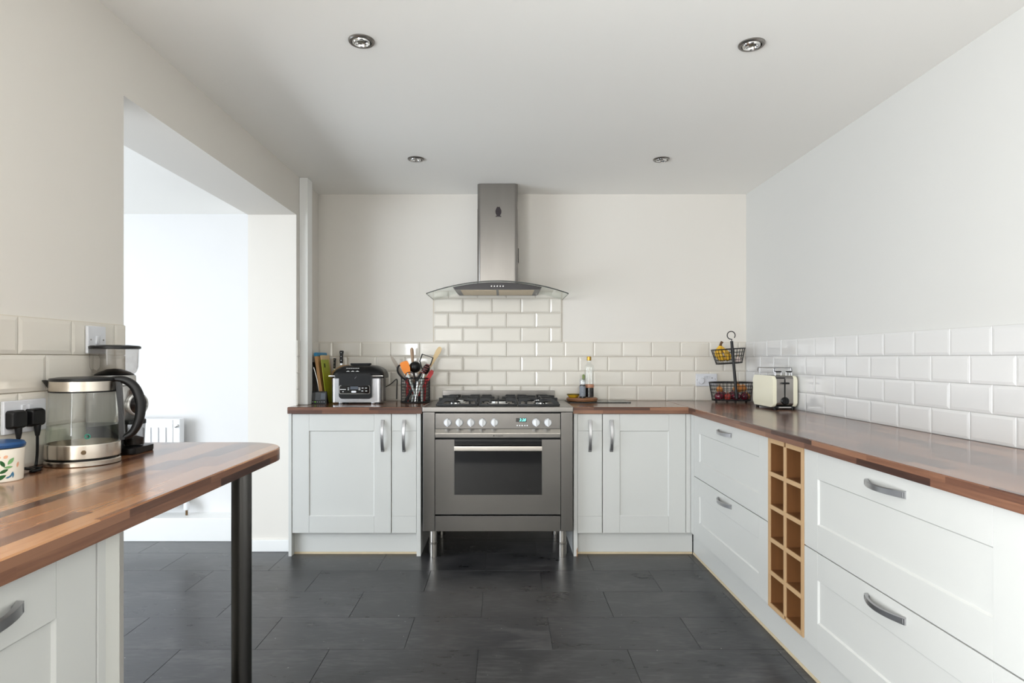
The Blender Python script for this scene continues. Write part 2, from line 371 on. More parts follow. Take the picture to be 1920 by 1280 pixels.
b = BM(); box(b, HX0-0.004, HX1+0.004, YB-0.0014, YB, zr[4]+0.001, zr[7]+0.053); obj('grout', b, M_grout, wb, 0)
# right wall: u runs from the camera towards the back corner
pr = lambda u, z: ((XR-0.0012, -u, z), -PI/2)     # local x -> -Y
for i in range(4): tile_row(wr, pr, zr[i], zr[i+1], -(YB-0.010), -1.27, -3.551+(0 if i % 2 else PW/2), M_tileR)
b = BM(); box(b, XR-0.0014, XR, 1.27, YB-0.002, TOP, zr[4]+0.001); obj('grout', b, M_grout2, wr, 0)
# left wall: near section, behind the kettle, and the small returns by the pipe casing
pl = lambda u, z: ((XL+0.0012, u, z), PI/2)       # local x -> +Y
for i in range(4): tile_row(wl, pl, zr[i], zr[i+1], 0.52, OY0, 1.640+(0 if i % 2 else 0.0985), M_tile)
b = BM(); box(b, XL, XL+0.0014, 0.52, OY0, TOP, zr[4]+0.001); obj('grout', b, M_grout, wl, 0)
for i in range(4):
    tile_row(wl, pl, zr[i], zr[i+1], 4.005, YB-0.010, 4.16, M_tile)
    tile_row(wl, pl, zr[i], zr[i+1], OY1, 3.910, OY1, M_tile)

# ------------------------------------------------------------------ worktops
def worktop_mesh(pts, m_top, m_edge):
    b = BM(); n = len(pts); e = 0.003
    def inset(d):
        out = []
        for i in range(n):
            p0, p1, p2 = Vector(pts[i-1]), Vector(pts[i]), Vector(pts[(i+1) % n])
            d1 = (p1-p0).normalized(); d2 = (p2-p1).normalized()
            n1 = Vector((-d1.y, d1.x)); n2 = Vector((-d2.y, d2.x)); s = (n1+n2); s /= max(0.3, s.length_squared)/2
            out.append(p1+s*d)
        return out
    P0 = [(p[0], p[1], TOP-THK) for p in pts]; P1 = [(p[0], p[1], TOP-e) for p in pts]
    P2 = [(p[0], p[1], TOP) for p in inset(e)]
    loft(b, [P0, P1, P2])
    me = mesh('worktop', b, 30); me.materials.append(m_top); me.materials.append(m_edge)
    for f in me.polygons: f.material_index = 0 if f.normal.z > 0.5 else 1
    return me
YF, XF = 3.735, 1.118          # front edges of the back run and of the right run
tag(obj('worktop', worktop_mesh([(-1.311, YF), (-0.497, YF), (-0.497, YB-0.002), (XL+0.002, YB-0.002), (XL+0.002, OY1-0.002), (-1.311, OY1-0.002)], WT_X, EDGE_X), None),
    'walnut block worktop under the grill and utensil basket', 'worktop', 'walnut block worktops')
t = thing('worktop', 'L shaped walnut block worktop under the toaster and fruit stand', 'worktop', (0, 0, 0), 0, 'walnut block worktops')
obj('worktop_section', worktop_mesh([(0.418, YF), (XF-0.0005, YF), (XF-0.0005, YB-0.002), (0.418, YB-0.002)], WT_X, EDGE_X), None, t)
obj('worktop_section', worktop_mesh([(XF, 1.30), (XR-0.002, 1.30), (XR-0.002, YB-0.002), (XF, YB-0.002)], WT_Y, EDGE_Y), None, t)
PX = -0.742; PYE = 2.182; PR = 0.17
pts = [(XL+0.002, 0.50), (PX, 0.50)]+[(PX-PR+PR*math.cos(a), PYE-PR+PR*math.sin(a)) for a in [PI/2*i/14 for i in range(15)]]+[(XL+0.002, PYE)]
t = thing('breakfast_bar', 'round ended walnut breakfast bar top on one steel post', 'worktop', (0, 0, 0), 0)
obj('bar_top', worktop_mesh(pts, WT_P, EDGE_P), None, t)
b = BM(); lathe(b, [(0.031, 0.0), (0.031, 0.012), (0.030, 0.013), (0.030, TOP-THK-0.006), (0.05, TOP-THK-0.005), (0.05, TOP-THK)], 32, (-0.823, 1.935))
obj('post', b, mat('dark_steel_post', lin(92, 90, 88), 0.32, 1.0, var=0.08, vscale=5, stretch=(4, 4, 0.5)), t)

# ------------------------------------------------------------------ cabinets
HANDLE = {}
def handle_mesh(L=0.19, vertical=True):
    k = (L, vertical)
    if k in HANDLE: return HANDLE[k]
    b = BM(); n = 18; secs = []
    for i in range(n+1):
        s = -1+2*i/n; a = s*L/2; d = 0.004+0.027*(1-abs(s)**2.0)
        w = 0.0095+0.0018*s*s; th = 0.0028+0.0022*abs(s)**3
        ds = -0.027*2*abs(s)*(1 if s > 0 else -1)/(L/2); nn = Vector((1, ds)).normalized()  # (along, out)
        secs.append([])
        for (ww, tt) in ((-w, -th), (-w*0.8, th), (w*0.8, th), (w, -th)):
            al = a+tt*(-nn.y); out = d+tt*nn.x
            secs[-1].append((ww, -out, al) if vertical else (al, -out, ww))
    loft(b, secs)
    for s in (-1, 1):
        a = s*(L/2-0.008)
        if vertical: box(b, -.007, .007, -.012, 0, a-.006, a+.006, .001)
        else: box(b, a-.006, a+.006, -.012, 0, -.007, .007, .001)
    HANDLE[k] = mesh('handle', b, 40); HANDLE[k].materials.append(M_handle); return HANDLE[k]
def shaker(name, parent, x0, x1, z0, z1, hx=None, hz=None, vertical=True, fr=0.102, flat=False, label=None):
    """front at local y 0, facing -Y; the centre panel is the part, its frame and handle are sub-parts"""
    th = 0.02; rec = 0.0065
    if not flat:
        d = obj(name, box(BM(), x0+fr-0.004, x1-fr+0.004, rec, th, z0+fr-0.004, z1-fr+0.004), M_cab, parent)
        # sloped bead around the centre panel
        b = BM(); a0, a1, c0, c1 = x0+fr, x1-fr, z0+fr, z1-fr; e = 0.005
        for q in (((a0, c0), (a1, c0), (a1-e, c0+e), (a0+e, c0+e)), ((a1, c0), (a1, c1), (a1-e, c1-e), (a1-e, c0+e)), ((a1, c1), (a0, c1), (a0+e, c1-e), (a1-e, c1-e)), ((a0, c1), (a0, c0), (a0+e, c0+e), (a0+e, c1-e))):
            loft(b, [[(q[0][0], 0.0012, q[0][1]), (q[1][0], 0.0012, q[1][1]), (q[2][0], rec+0.0004, q[2][1]), (q[3][0], rec+0.0004, q[3][1])],
                     [(q[0][0], 0.012, q[0][1]), (q[1][0], 0.012, q[1][1]), (q[2][0], 0.012, q[2][1]), (q[3][0], 0.012, q[3][1])]])
        obj('bead', b, M_cab, d, 20)
        for s0, s1 in ((x0, x0+fr), (x1-fr, x1)): obj('stile', box(BM(), s0, s1, 0, th, z0, z1, 0.0009, 2), M_cab, d)
        for s0, s1 in ((z0, z0+fr), (z1-fr, z1)): obj('rail', box(BM(), x0+fr+0.0006, x1-fr-0.0006, 0, th, s0, s1, 0.0009, 2), M_cab, d)
    else:
        d = obj(name, box(BM(), x0, x1, 0, th, z0+fr+0.0006, z1-fr-0.0006, 0.0009, 2), M_cab, parent)
        for s0, s1 in ((z0, z0+fr), (z1-fr, z1)): obj('rail', box(BM(), x0, x1, 0, th, s0, s1, 0.0009, 2), M_cab, d)
    if hx is not None:
        h = obj('handle', handle_mesh(0.19, vertical), None, d); h.location = (hx, 0, hz); h['label'] = 'bowed satin nickel handle'
    return d
YD = YF+0.020                  # door face plane of back run
Z0, Z1 = 0.141, TOP-THK-0.004
def cabinet(label, x0, x1, door, extra=(), cat='cabinet', group='cream base cabinets along the back wall'):
    t = thing('base_cabinet', label, cat, ((x0+x1)/2, YD, 0), 0, group); o = -(x0+x1)/2
    obj('carcass', box(BM(), x0+o, x1+o, 0.022, YB-YD-0.012, Z0, TOP-THK-0.0005), M_carc, t)
    door(t, x0+o+0.0018, x1+o-0.0018)
    for nm, a0, a1, m in extra:
        obj(nm, box(BM(), a0+o, a1+o, -0.004, YB-YD-0.012, 0, TOP-THK-0.0005, 0.001), m, t)
    return t
hzv = 0.733
cabinet('wide cream cabinet beneath the countertop grill', -1.291, -0.686, lambda t, a, c: shaker('door', t, a, c, Z0, Z1, c-0.050, hzv), [('end_panel', -1.3105, -1.2915, M_cab)])
cabinet('narrow cream cabinet between wide cabinet and cooker, beneath the utensils', -0.684, -0.532, lambda t, a, c: shaker('door', t, a, c, Z0, Z1, (a+c)/2, hzv, flat=True), [('end_panel', -0.5315, -0.5065, M_cab)])
t = cabinet('narrow cream cabinet right beside the cooker, beneath the round board', 0.447, 0.598, lambda t, a, c: shaker('door', t, a, c, Z0, Z1, (a+c)/2, hzv, flat=True), [('end_panel', 0.424, 0.4465, M_cab)])
b = BM(); x = 0.4465-0.5225
prism(b, [(x-0.007, 0.0), (x+0.0008, 0.0), (x+0.0008, 0.055), (x-0.002, 0.05), (x-0.006, 0.036), (x-0.005, 0.02)], -0.0052, -0.0035)
obj('chipped_corner', b, M_raw, t)['label'] = 'bare chipped corner of the end panel'
cabinet('wide cream cabinet in the corner, beneath the glass worktop saver', 0.600, 1.107, lambda t, a, c: shaker('door', t, a, c, Z0, Z1, a+0.051, hzv))
t = tag(obj('filler_panel', box(BM(), 1.1085, 1.136, YD+0.001, YD+0.02, Z0, Z1, 0.001), M_cab), 'slim upright filler strip in the cabinet corner', 'panel')
def plinth(label, bm, seal):
    t = thing('plinth', label, 'plinth', (0, 0, 0), 0, 'plinths under the cabinets'); obj('board', bm, M_cab, t); obj('floor_seal', seal, M_bead, t)
yp = YF+0.062
plinth('cream plinth below the cabinets left of the cooker', box(BM(), -1.2905, -0.533, yp, yp+0.016, 0.014, Z0-0.002), box(BM(), -1.2905, -0.533, yp-0.003, yp+0.014, 0, 0.0135, 0.002))
plinth('cream plinth below the cabinets between cooker and corner', box(BM(), 0.448, 1.158, yp, yp+0.016, 0.014, Z0-0.002), box(BM(), 0.448, 1.158, yp-0.003, yp+0.014, 0, 0.0135, 0.002))
xp = XF+0.045
plinth('long pale plinth below the drawers and bottle rack', box(BM(), xp, xp+0.016, 1.36, yp-0.006, 0.014, Z0+0.002), box(BM(), xp-0.003, xp+0.014, 1.36, yp-0.006, 0, 0.0135, 0.002))
# right run: drawers face -X; local x runs towards the camera
XD = XF+0.018
def drawer_unit(label, yfar, ynear, x0f=None, end=False):
    w = yfar-ynear; t = thing('drawer_unit', label, 'drawer unit', (XD, yfar, 0), -PI/2, 'cream drawer units')
    obj('carcass', box(BM(), 0.0, w, 0.022, XR-XD-0.012, Z0+0.004, TOP-THK-0.0005), M_carc, t)
    xs = x0f if x0f else 0.0015
    shaker('drawer', t, xs, w-0.0015, 0.502, Z1, w/2+0.02 if x0f else w/2, 0.818, False, fr=0.098)
    shaker('drawer', t, xs, w-0.0015, Z0+0.004, 0.498, w/2+0.02 if x0f else w/2, 0.461, False, fr=0.098)
    if end: obj('end_panel', box(BM(), w+0.001, w+0.019, 0, XR-XD-0.012, 0, TOP-THK-0.0005, 0.001), M_cab, t)
    return t
drawer_unit('two drawer cream unit between the corner and the oak bottle rack', 3.690, 2.652)
drawer_unit('large two drawer cream unit nearest the viewer, past the bottle rack', 2.336, 1.334, end=True)
obj_f = tag(obj('filler_panel', box(BM(), XD, XD+0.018, 3.6915, 3.7535, Z0+0.004, Z1, 0.001), M_cab), 'narrow filler strip between corner and first drawer unit', 'panel')
# oak bottle rack
t = thing('bottle_rack', 'empty oak bottle rack with ten cells built between drawer units', 'wine rack', (XD-0.003, 2.650, 0), -PI/2)
RW = 0.312; RH0, RH1 = Z0+0.004, TOP-THK-0.001; dep = 0.30
def rackpart(nm, x0, x1, z0, z1):
    o = obj(nm, box(BM(), x0, x1, 0.006, dep, z0, z1), M_oakd, t); obj('lipping', box(BM(), x0, x1, 0, 0.006, z0, z1, 0.0006, 1), M_oak, o)
tk = 0.018
for x in (0.001, RW-tk-0.001): rackpart('side_panel', x, x+tk, RH0, RH1)
rackpart('divider', RW/2-tk/2, RW/2+tk/2, RH0+tk, RH1-0.022)
for i in range(6):
    z = RH0+(RH1-0.022-RH0)*i/5
    for a0, a1 in ((tk+0.001, RW/2-tk/2), (RW/2+tk/2, RW-tk-0.001)):
        rackpart('shelf', a0+0.0002, a1-0.0002, z, z+(tk if i < 5 else 0.022))
obj('back_panel', box(BM(), 0.001, RW-0.001, dep, dep+0.006, RH0, RH1), M_oakd, t)
# breakfast bar cabinet, faces +X; local x runs away from the camera
XPD = -0.762
t = thing('drawer_unit', 'cream drawer unit under the breakfast bar', 'drawer unit', (XPD, 0.554, 0), PI/2, 'cream drawer units')
obj('carcass', box(BM(), 0, 0.60, 0.022, 0.50, Z0, TOP-THK-0.0005), M_carc, t)
shaker('drawer', t, 0.0015, 0.5985, 0.502, Z1, 0.318, 0.815, False)
shaker('drawer', t, 0.0015, 0.5985, Z0, 0.498, 0.318, 0.461, False)
obj('end_panel', box(BM(), 0.601, 0.624, -0.002, 0.50, 0, TOP-THK-0.0005, 0.001), M_cab, t)
obj('filler_post', box(BM(), 0.6245, 0.676, 0.004, 0.50, 0, TOP-THK-0.0005, 0.001), M_carc, t)
obj('plinth_board', box(BM(), 0, 0.60, 0.045, 0.06, 0, Z0-0.001), M_cab, t)

# ------------------------------------------------------------------ range cooker
KC = -0.037; KY = 3.708
t = thing('range_cooker', 'wide stainless steel range cooker with five ring gas hob', 'cooker', (KC, KY, 0))
D = YB-KY-0.012
obj('body', box(BM(), -0.443, 0.443, 0.03, D-0.01, 0.165, 0.88), M_blackm, t)
for s in (-1, 1):
    obj('side_column', box(BM(), *( (-0.45, -0.379) if s < 0 else (0.379, 0.45)), 0, D-0.01, 0.163, 0.879, 0.003), M_steelx, t)
obj('hob_top', box(BM(), -0.453, 0.453, -0.006, D-0.012, 0.880, 0.911, 0.004, 3), M_steeld, t)
obj('upstand', box(BM(), -0.39, 0.39, D-0.012, D+0.002, 0.9, 0.980, 0.002), M_steelx, t)
cp = obj('control_panel', box(BM(), -0.376, 0.376, 0.004, 0.03, 0.779, 0.872, 0.002), M_steelx, t)
b = BM(); prism(b, [(0.004, 0.778), (-0.012, 0.755), (-0.012, 0.751), (0.03, 0.751), (0.03, 0.778)], -0.376, 0.376, 'X')
M_bright = mat('bright_steel', lin(206, 200, 192), 0.25, 1.0, var=0.05)
obj('panel_lip', b, M_bright, t, 20)
obj('name_strip', box(BM(), -0.376, 0.376, -0.004, 0.03, 0.727, 0.7505, 0.001), M_steelx, t)
me = text_mesh('Hotpoint', 0.0125); o = obj('lettering', me, M_blackm, t, 0); o.location = (0.0085, -0.0045, 0.739)
o = obj('emblem', box(BM(), -0.0035, 0.0035, -0.0006, 0.0006, -0.0035, 0.0035), M_blackm, t); o.location = (-0.0235, -0.0045, 0.739)
b = BM(); lathe(b, [(0.0235, 0), (0.0235, 0.006), (0.021, 0.010), (0.0195, 0.026), (0.016, 0.028)], 28); b.transform(Matrix.Rotation(PI/2, 4, 'X')); kn = mesh('knob', b, 35); kn.materials.append(M_wplast)
kg = mesh('grip', box(BM(), -0.0045, 0.0045, -0.038, -0.024, -0.0225, 0.0255, 0.002), 35); kg.materials.append(M_wplast)
kt = mesh('mark', box(BM(), -0.0008, 0.0008, -0.0386, -0.0378, -0.020, 0.022)); kt.materials.append(M_steeld)
zk = EYE-(791.7-CY)*KY/FPX
for x in (839.5, 861.3, 883.0, 904.8, 927.1, 1005.2, 1027.2):
    k = obj('knob', kn, None, t); k.location = ((x-CX)*KY/FPX-KC, 0.004, zk); obj('grip', kg, None, k); obj('mark', kt, None, k)
    k['label'] = 'white control knob'
ax = lambda x: (x-CX)*KY/FPX-KC
az = lambda y: EYE-(y-CY)*KY/FPX
dsp = obj('clock_display', box(BM(), ax(967.5), ax(987.5), 0.0025, 0.006, az(791), az(783.6)), M_gblack, t)
M_cyan = mat('clock_digits', lin(120, 240, 225), 0.5, emit=(lin(120, 240, 225), 1.6))
o = obj('digits', text_mesh('3:28', 0.023, 0.0002, 0.25), M_cyan, dsp, 0); o.location = ((ax(973.5)+ax(985.5))/2, 0.0020, az(787.3))
for i, x in enumerate((969.8, 974.4, 979.0, 984.2, 988.6)):
    b = BM(); lathe(b, [(0.0042, 0), (0.004, 0.003), (0.002, 0.004)], 14); b.transform(Matrix.Rotation(PI/2, 4, 'X'))
    o = obj('button', b, M_wplast, t); o.location = (ax(x), 0.004, az(797.6))
od = BM(); W0, W1, wz0, wz1 = ax(852), ax(1016), az(927.3), 0.716
for q in ((-0.376, W0, 0.267, 0.716), (W1, 0.376, 0.267, 0.716), (W0, W1, 0.267, wz0)): box(od, q[0], q[1], -0.002, 0.03, q[2], q[3])
dr = obj('oven_door', od, M_steelx, t, 0)
obj('oven_window', box(BM(), W0+0.0005, W1-0.0005, 0.0, 0.02, wz0+0.0005, wz1), M_gblack, dr)
hb = obj('door_handle', box(BM(), W0, W1, -0.046, -0.030, az(843.5), az(834.5), 0.003), M_bright, dr)
for x in (W0+0.02, W1-0.02): box_o = obj('handle_bracket', box(BM(), x-0.008, x+0.008, -0.034, 0.0, az(841.5), az(836.5)), M_steel, dr)
obj('storage_drawer', box(BM(), -0.376, 0.376, -0.001, 0.03, 0.165, 0.256, 0.001), M_steelx, t)
for sx in (-1, 1):
    for yy in (0.045, D-0.08):
        b = BM(); lathe(b, [(0.026, 0), (0.0265, 0.002), (0.0265, 0.078), (0.0285, 0.082), (0.0285, 0.088), (0.025, 0.090), (0.025, 0.166)], 24, (sx*0.391, yy))
        obj('foot', b, M_bright, t)
b = BM(); tube(b, [(0.20, 0.16, 0.152), (0.33, 0.16, 0.150)], 0.009, 8); tube(b, [(0.325+0.014*math.cos(a), 0.16, 0.150+0.014*math.sin(a)) for a in [2*PI*i/14 for i in range(14)]], 0.004, 6, True)
obj('gas_tap', b, M_red, t)['label'] = 'red gas tap under the oven'
# burners
ZB = 0.911
for bx, by, r in ((-0.27, 0.15, 0.036), (-0.27, 0.40, 0.048), (0.0, 0.27, 0.062), (0.27, 0.15, 0.048), (0.27, 0.40, 0.036)):
    b = BM(); lathe(b, [(r+0.012, 0), (r+0.010, 0.005), (r, 0.007), (r*0.95, 0.018), (r*0.8, 0.020)], 24)
    o = obj('burner', b, M_chrome, t); o.location = (bx, by, ZB)
    b = BM(); lathe(b, [(r*0.86, 0.0195), (r*0.88, 0.024), (r*0.7, 0.028), (r*0.1, 0.029)], 24); obj('burner_cap', b, M_iron, o)
# cast iron pan supports: plates with sloped shoulders at the outer ends
def support(x0, x1, burners, lo=False, ro=False):
    b = BM(); y0, y1 = 0.055, 0.50; h = 0.046; w = 0.012
    zt = ZB+h
    for yy in (y0, y1):
        pts = [(x0, ZB+0.002), (x1, ZB+0.002), (x1, ZB+0.012)]
        box(b, x0, x1, yy-w/2, yy+w/2, ZB+0.001, ZB+0.014, 0.002)
    for xx, outer in ((x0, lo), (x1, ro)):
        box(b, xx-w/2, xx+w/2, y0, y1, ZB+0.001, ZB+0.014, 0.002)
        s = 1 if xx == x0 else -1
        if outer:  # broad sloping shoulder
            for yy, th in ((y0+0.02, 0.02), (y1-0.02, 0.02), ((y0+y1)/2, 0.03)):
                prism(b, [(xx, ZB+0.012), (xx, ZB+0.024), (xx+s*0.045, zt), (xx+s*0.115, zt), (xx+s*0.115, zt-0.014), (xx+s*0.05, zt-0.016), (xx+s*0.03, ZB+0.012)], yy-th/2, yy+th/2)
        else:
            for yy in (y0+0.015, (y0+y1)/2, y1-0.015):
                prism(b, [(xx, ZB+0.012), (xx, zt), (xx+s*0.06, zt), (xx+s*0.07, zt-0.010), (xx+s*0.012, zt-0.016), (xx+s*0.012, ZB+0.012)], yy-0.007, yy+0.007)
    for bx, by in burners:
        for a in range(4):
            c, s = math.cos(a*PI/2), math.sin(a*PI/2)
            p0 = Vector((bx+c*0.03, by+s*0.03, 0)); L = 0.075
            mtx = Matrix.Translation((bx, by, 0)) @ Matrix.Rotation(a*PI/2, 4, 'Z')
            box(b, 0.025, 0.025+L, -0.004, 0.004, zt-0.014, zt, 0.0015, 1, mtx)
            box(b, 0.088, 0.100, -0.004, 0.004, ZB+0.004, zt-0.012, 0.001, 1, mtx)
    obj('pan_support', b, M_iron, t, 30)
support(-0.372, -0.128, ((-0.27, 0.15), (-0.27, 0.40)), lo=True)
support(-0.112, 0.112, ((0.0, 0.27),))
support(0.128, 0.372, ((0.27, 0.15), (0.27, 0.40)), ro=True)

# ------------------------------------------------------------------ cooker hood
HC = -0.042
t = thing('cooker_hood', 'steel chimney cooker hood with curved glass canopy', 'cooker hood', (HC, YB, 1.64))
hd = 0.134
def chim(w, d, r, z0, z1):
    b = BM(); s = rrect(w, d/2, r, 0, 6, (0, -d/2-0.0125)); loft(b, [[(p[0], p[1], z0) for p in s], [(p[0], p[1], z1) for p in s]]); return b
obj('lower_duct_cover', chim(0.134, 0.262, 0.026, 0.044, 0.545), M_steel, t)
ud = obj('upper_duct_cover', chim(0.1325, 0.259, 0.025, 0.545, ZC-1.64-0.0015), M_steel, t)
obj('vent_slot', box(BM(), 0.1335, 0.139, -0.21, -0.18, 0.20, 0.295, 0.001), M_black, t)
GA = lambda x: 0.054-0.392*x*x
b = BM(); n = 28; up = [(-0.449+0.898*i/n) for i in range(n+1)]
prof = [(x, GA(x)) for x in up]+[(x, GA(x)-0.007) for x in up[::-1]]
prism(b, prof, -0.427, -0.010); cg = mesh('glass_canopy', b, 30); cg.materials.append(M_hoodg); cg.materials.append(M_edge)
for f in cg.polygons: f.material_index = 1 if (f.normal.y < -0.9 or abs(f.normal.x) > 0.9) else 0
obj('glass_canopy', cg, None, t)
b = BM(); up = [(-0.283+0.566*i/n) for i in range(n+1)]
prism(b, [(x, GA(x)-0.0085) for x in up]+[(0.268, 0.0), (-0.268, 0.0)], -0.400, -0.012)
hb = obj('hood_body', b, mat('hood_dark_steel', lin(64, 63, 64), 0.32, 1.0, var=0.08), t, 25)
M_filt = mat('filter_mesh', lin(205, 190, 165), 0.45, 0.6, var=0.15, vscale=60)
for a0, a1 in ((-0.235, -0.008), (0.008, 0.235)): obj('grease_filter', box(BM(), a0, a1, -0.37, -0.06, -0.003, -0.0003), M_filt, t)
for i in range(5):
    b = BM(); lathe(b, [(0.0045, 0), (0.0045, 0.003), (0.003, 0.004)], 12); b.transform(Matrix.Rotation(PI/2, 4, 'X'))
    o = obj('button', b, M_chrome, t); o.location = (-0.037+0.0185*i, -0.400, 0.021)
# dark owl-shaped magnet on the duct
pts = [(0, 0.034), (0.009, 0.036), (0.0095, 0.031), (0.014, 0.024), (0.019, 0.012), (0.0195, 0), (0.017, -0.010), (0.012, -0.018), (0.010, -0.023), (0.018, -0.025), (0.018, -0.030), (0.006, -0.028)]
pts = pts+[(-x, z) for x, z in pts[::-1] if x > 0]
b = BM(); prism(b, pts, -0.0045, 0)
o = tag(obj('magnet', b, mat('magnet_black', lin(34, 22, 28), 0.5, var=0.05)), 'small black figure shaped magnet stuck on the hood duct', 'magnet')
p = at(934.5, 398, YB-0.2745); o.location = (p.x, YB-0.2747, p.z)

# ------------------------------------------------------------------ ceiling spotlights
spots = [(-0.514, 2.226, 'chrome ceiling spotlight nearest the opening, front row'), (-0.506, 3.545, 'chrome ceiling spotlight nearest the pipe casing, back row'), (0.903, 2.25, 'chrome ceiling spotlight above the drawer run, front row'), (0.906, 3.553, 'chrome ceiling spotlight near the fruit stand corner, back row')]
for i, (x, y, lb) in enumerate(spots):
    t = thing('ceiling_spotlight', lb, 'spotlight', (x, y, ZC-0.0145), 0, 'recessed ceiling spotlights')
    b = BM(); prof = [(0.047, 0.014), (0.047, 0.010), (0.043, 0.006), (0.036, 0.006), (0.035, 0.009), (0.035, 0.0143)]
    lathe(b, prof, 40, cap0=False, cap1=False); obj('bezel', b, M_steel, t)
    b = BM(); lathe(b, [(0.034, 0.0143), (0.034, 0.009), (0.030, 0.003), (0.026, 0.002), (0.024, 0.005), (0.022, 0.012), (0.012, 0.0125)], 36, cap0=False)
    g = obj('gimbal', b, M_chrome, t); g.rotation_euler = (0.12 if i % 2 else 0.05, -0.06, 0)
    b = BM(); lathe(b, [(0.010, 0.0122), (0.009, 0.008), (0.004, 0.006)], 16); obj('lamp', b, mat('lamp_glass', lin(120, 116, 100), 0.1, 0.4), t)

# ------------------------------------------------------------------ radiator in the next room
t = thing('radiator', 'white panel radiator on the wall of the next room', 'radiator', (-2.155, YO, 0))
b = BM(); box(b, -1.0, -0.0, -0.105, -0.045, 0.22, 0.80, 0.006); obj('casing', b, M_wplast, t)
fp = BM(); box(fp, -1.0, -0.045, -0.110, -0.104, 0.225, 0.795, 0.003); obj('front_panel', fp, M_wplast, t)
rb = mesh('rib', box(BM(), -0.0125, 0.0125, -0.119, -0.109, 0.27, 0.745, 0.004, 2), 30); rb.materials.append(M_wplast)
for i in range(18): o = obj('rib', rb, None, t); o.location = (-0.1-0.05*i, 0, 0)
b = BM(); lathe(b, [(0.012, 0), (0.012, 0.012), (0.006, 0.014)], 14); b.transform(Matrix.Rotation(PI/2, 4, 'X')); o = obj('bleed_valve', b, M_chrome, t); o.location = (-0.02, -0.105, 0.755)
b = BM(); tube(b, [(0.03, -0.075, 0.154), (0.03, -0.075, 0.235), (-0.001, -0.075, 0.25)], 0.008, 8); obj('valve_pipe', b, mat('old_brass', lin(120, 96, 70), 0.4, 0.8), t)
b = BM(); lathe(b, [(0.017, 0.19), (0.019, 0.195), (0.019, 0.235), (0.012, 0.245)], 16, (0.03, -0.075)); obj('valve_cap', b, M_wplast, t)
obj('wall_bracket', box(BM(), -0.5, -0.46, -0.046, -0.001, 0.3, 0.7), M_wplast, t)

# ------------------------------------------------------------------ sockets and switches
M_sock = mat('socket_white', lin(214, 215, 219), 0.3, var=0.01)
def plate(bm, w, h, d=0.010): return box(bm, -w/2, w/2, -d, 0, -h/2, h/2, 0.003, 3)
def screw_at(parent, x, z, y=-0.0102):
    b = BM(); lathe(b, [(0.0028, 0), (0.0026, 0.0008)], 10); b.transform(Matrix.Rotation(PI/2, 4, 'X')); o = obj('screw', b, M_steeld, parent); o.location = (x, y, z)
XS = XL+0.0100
t = thing('wall_switch', 'white single rocker switch on tiles above the grinder', 'switch', (XS, 1.939, 1.262), PI/2)
obj('plate', plate(BM(), 0.086, 0.086), M_sock, t)
o = obj('rocker', box(BM(), -0.007, 0.007, -0.004, 0.002, -0.013, 0.013, 0.001), M_sock, t); o.location = (0, -0.010, 0); o.rotation_euler = (0.12, 0, 0)
screw_at(t, -0.030, 0); screw_at(t, 0.030, 0)
t = thing('wall_socket', 'white double socket behind the kettle with two black plugs', 'socket', (XS, 1.650, 1.050), PI/2)
obj('plate', plate(BM(), 0.147, 0.087), M_sock, t)
for x in (-0.012, 0.012):
    o = obj('rocker', box(BM(), -0.006, 0.006, -0.004, 0.002, -0.011, 0.011, 0.001), M_sock, t); o.location = (x, -0.010, 0.020); o.rotation_euler = (0.12, 0, 0)
def plug(y, z, label, path):
    t = thing('power_plug', label, 'plug', (XS+0.0105, y, z), PI/2, 'black plugs in the double socket')
    b = BM(); s = [rrect(0.025, 0.024, 0.008, 0), rrect(0.025, 0.024, 0.008, 0.012), rrect(0.023, 0.021, 0.008, 0.019), rrect(0.018, 0.017, 0.006, 0.0215)]
    loft(b, s); b.transform(Matrix.Rotation(PI/2, 4, 'X')); obj('plug_body', b, M_black, t)
    b = BM(); tube(b, [(0, -0.014, -0.020), (0, -0.014, -0.036), (0, -0.014, -0.050)], 0.007, 10, rs=[0.0085, 0.0075, 0.005]); obj('strain_relief', b, M_black, t)
    b = BM(); tube(b, spline(path, 6), 0.0036, 8); obj('cable', b, M_black, t)
zt = TOP+0.0042
# cable path in plug space: x -> +Y world, y -> -X world (so -y points into the room)
plug(1.606, 1.045, 'black plug with thick cable beside the floral canister', [(0, -0.014, -0.045), (0.002, -0.016, -0.09), (0.004, -0.020, -0.122), (0.006, -0.026, zt-1.045+0.004), (0.02, -0.04, zt-1.045), (-0.012, -0.055, zt-1.045), (0.012, -0.062, zt-1.045)])
plug(1.671, 1.045, 'black plug half hidden behind the glass kettle', [(0, -0.014, -0.045), (0.001, -0.013, -0.09), (0.0, -0.012, -0.115), (-0.006, -0.014, zt-1.045+0.002), (-0.020, -0.022, zt-1.045), (-0.022, -0.034, zt-1.045), (-0.012, -0.036, zt-1.045)])
p = at(1324, 712, YB-0.0100)
t = thing('wall_socket', 'white control plate with round dial beside the fruit stand', 'socket', (p.x, YB-0.0100, p.z), 0)
obj('plate', plate(BM(), 0.148, 0.087), M_sock, t)
b = BM(); lathe(b, [(0.0215, 0), (0.0215, 0.008), (0.019, 0.011), (0.006, 0.0115)], 28); b.transform(Matrix.Rotation(PI/2, 4, 'X')); o = obj('dial', b, M_sock, t); o.location = (-0.038, -0.010, -0.006)
for x in (-0.020, -0.004, 0.014):
    o = obj('rocker', box(BM(), -0.006, 0.006, -0.005, 0.002, -0.010, 0.010, 0.001), M_sock, t); o.location = (x, -0.010, 0.020); o.rotation_euler = (0.15, 0, 0)
o = obj('indicator', box(BM(), -0.0025, 0.0025, -0.001, 0.001, -0.003, 0.003), M_blackm, t); o.location = (0.038, -0.0105, 0.014)
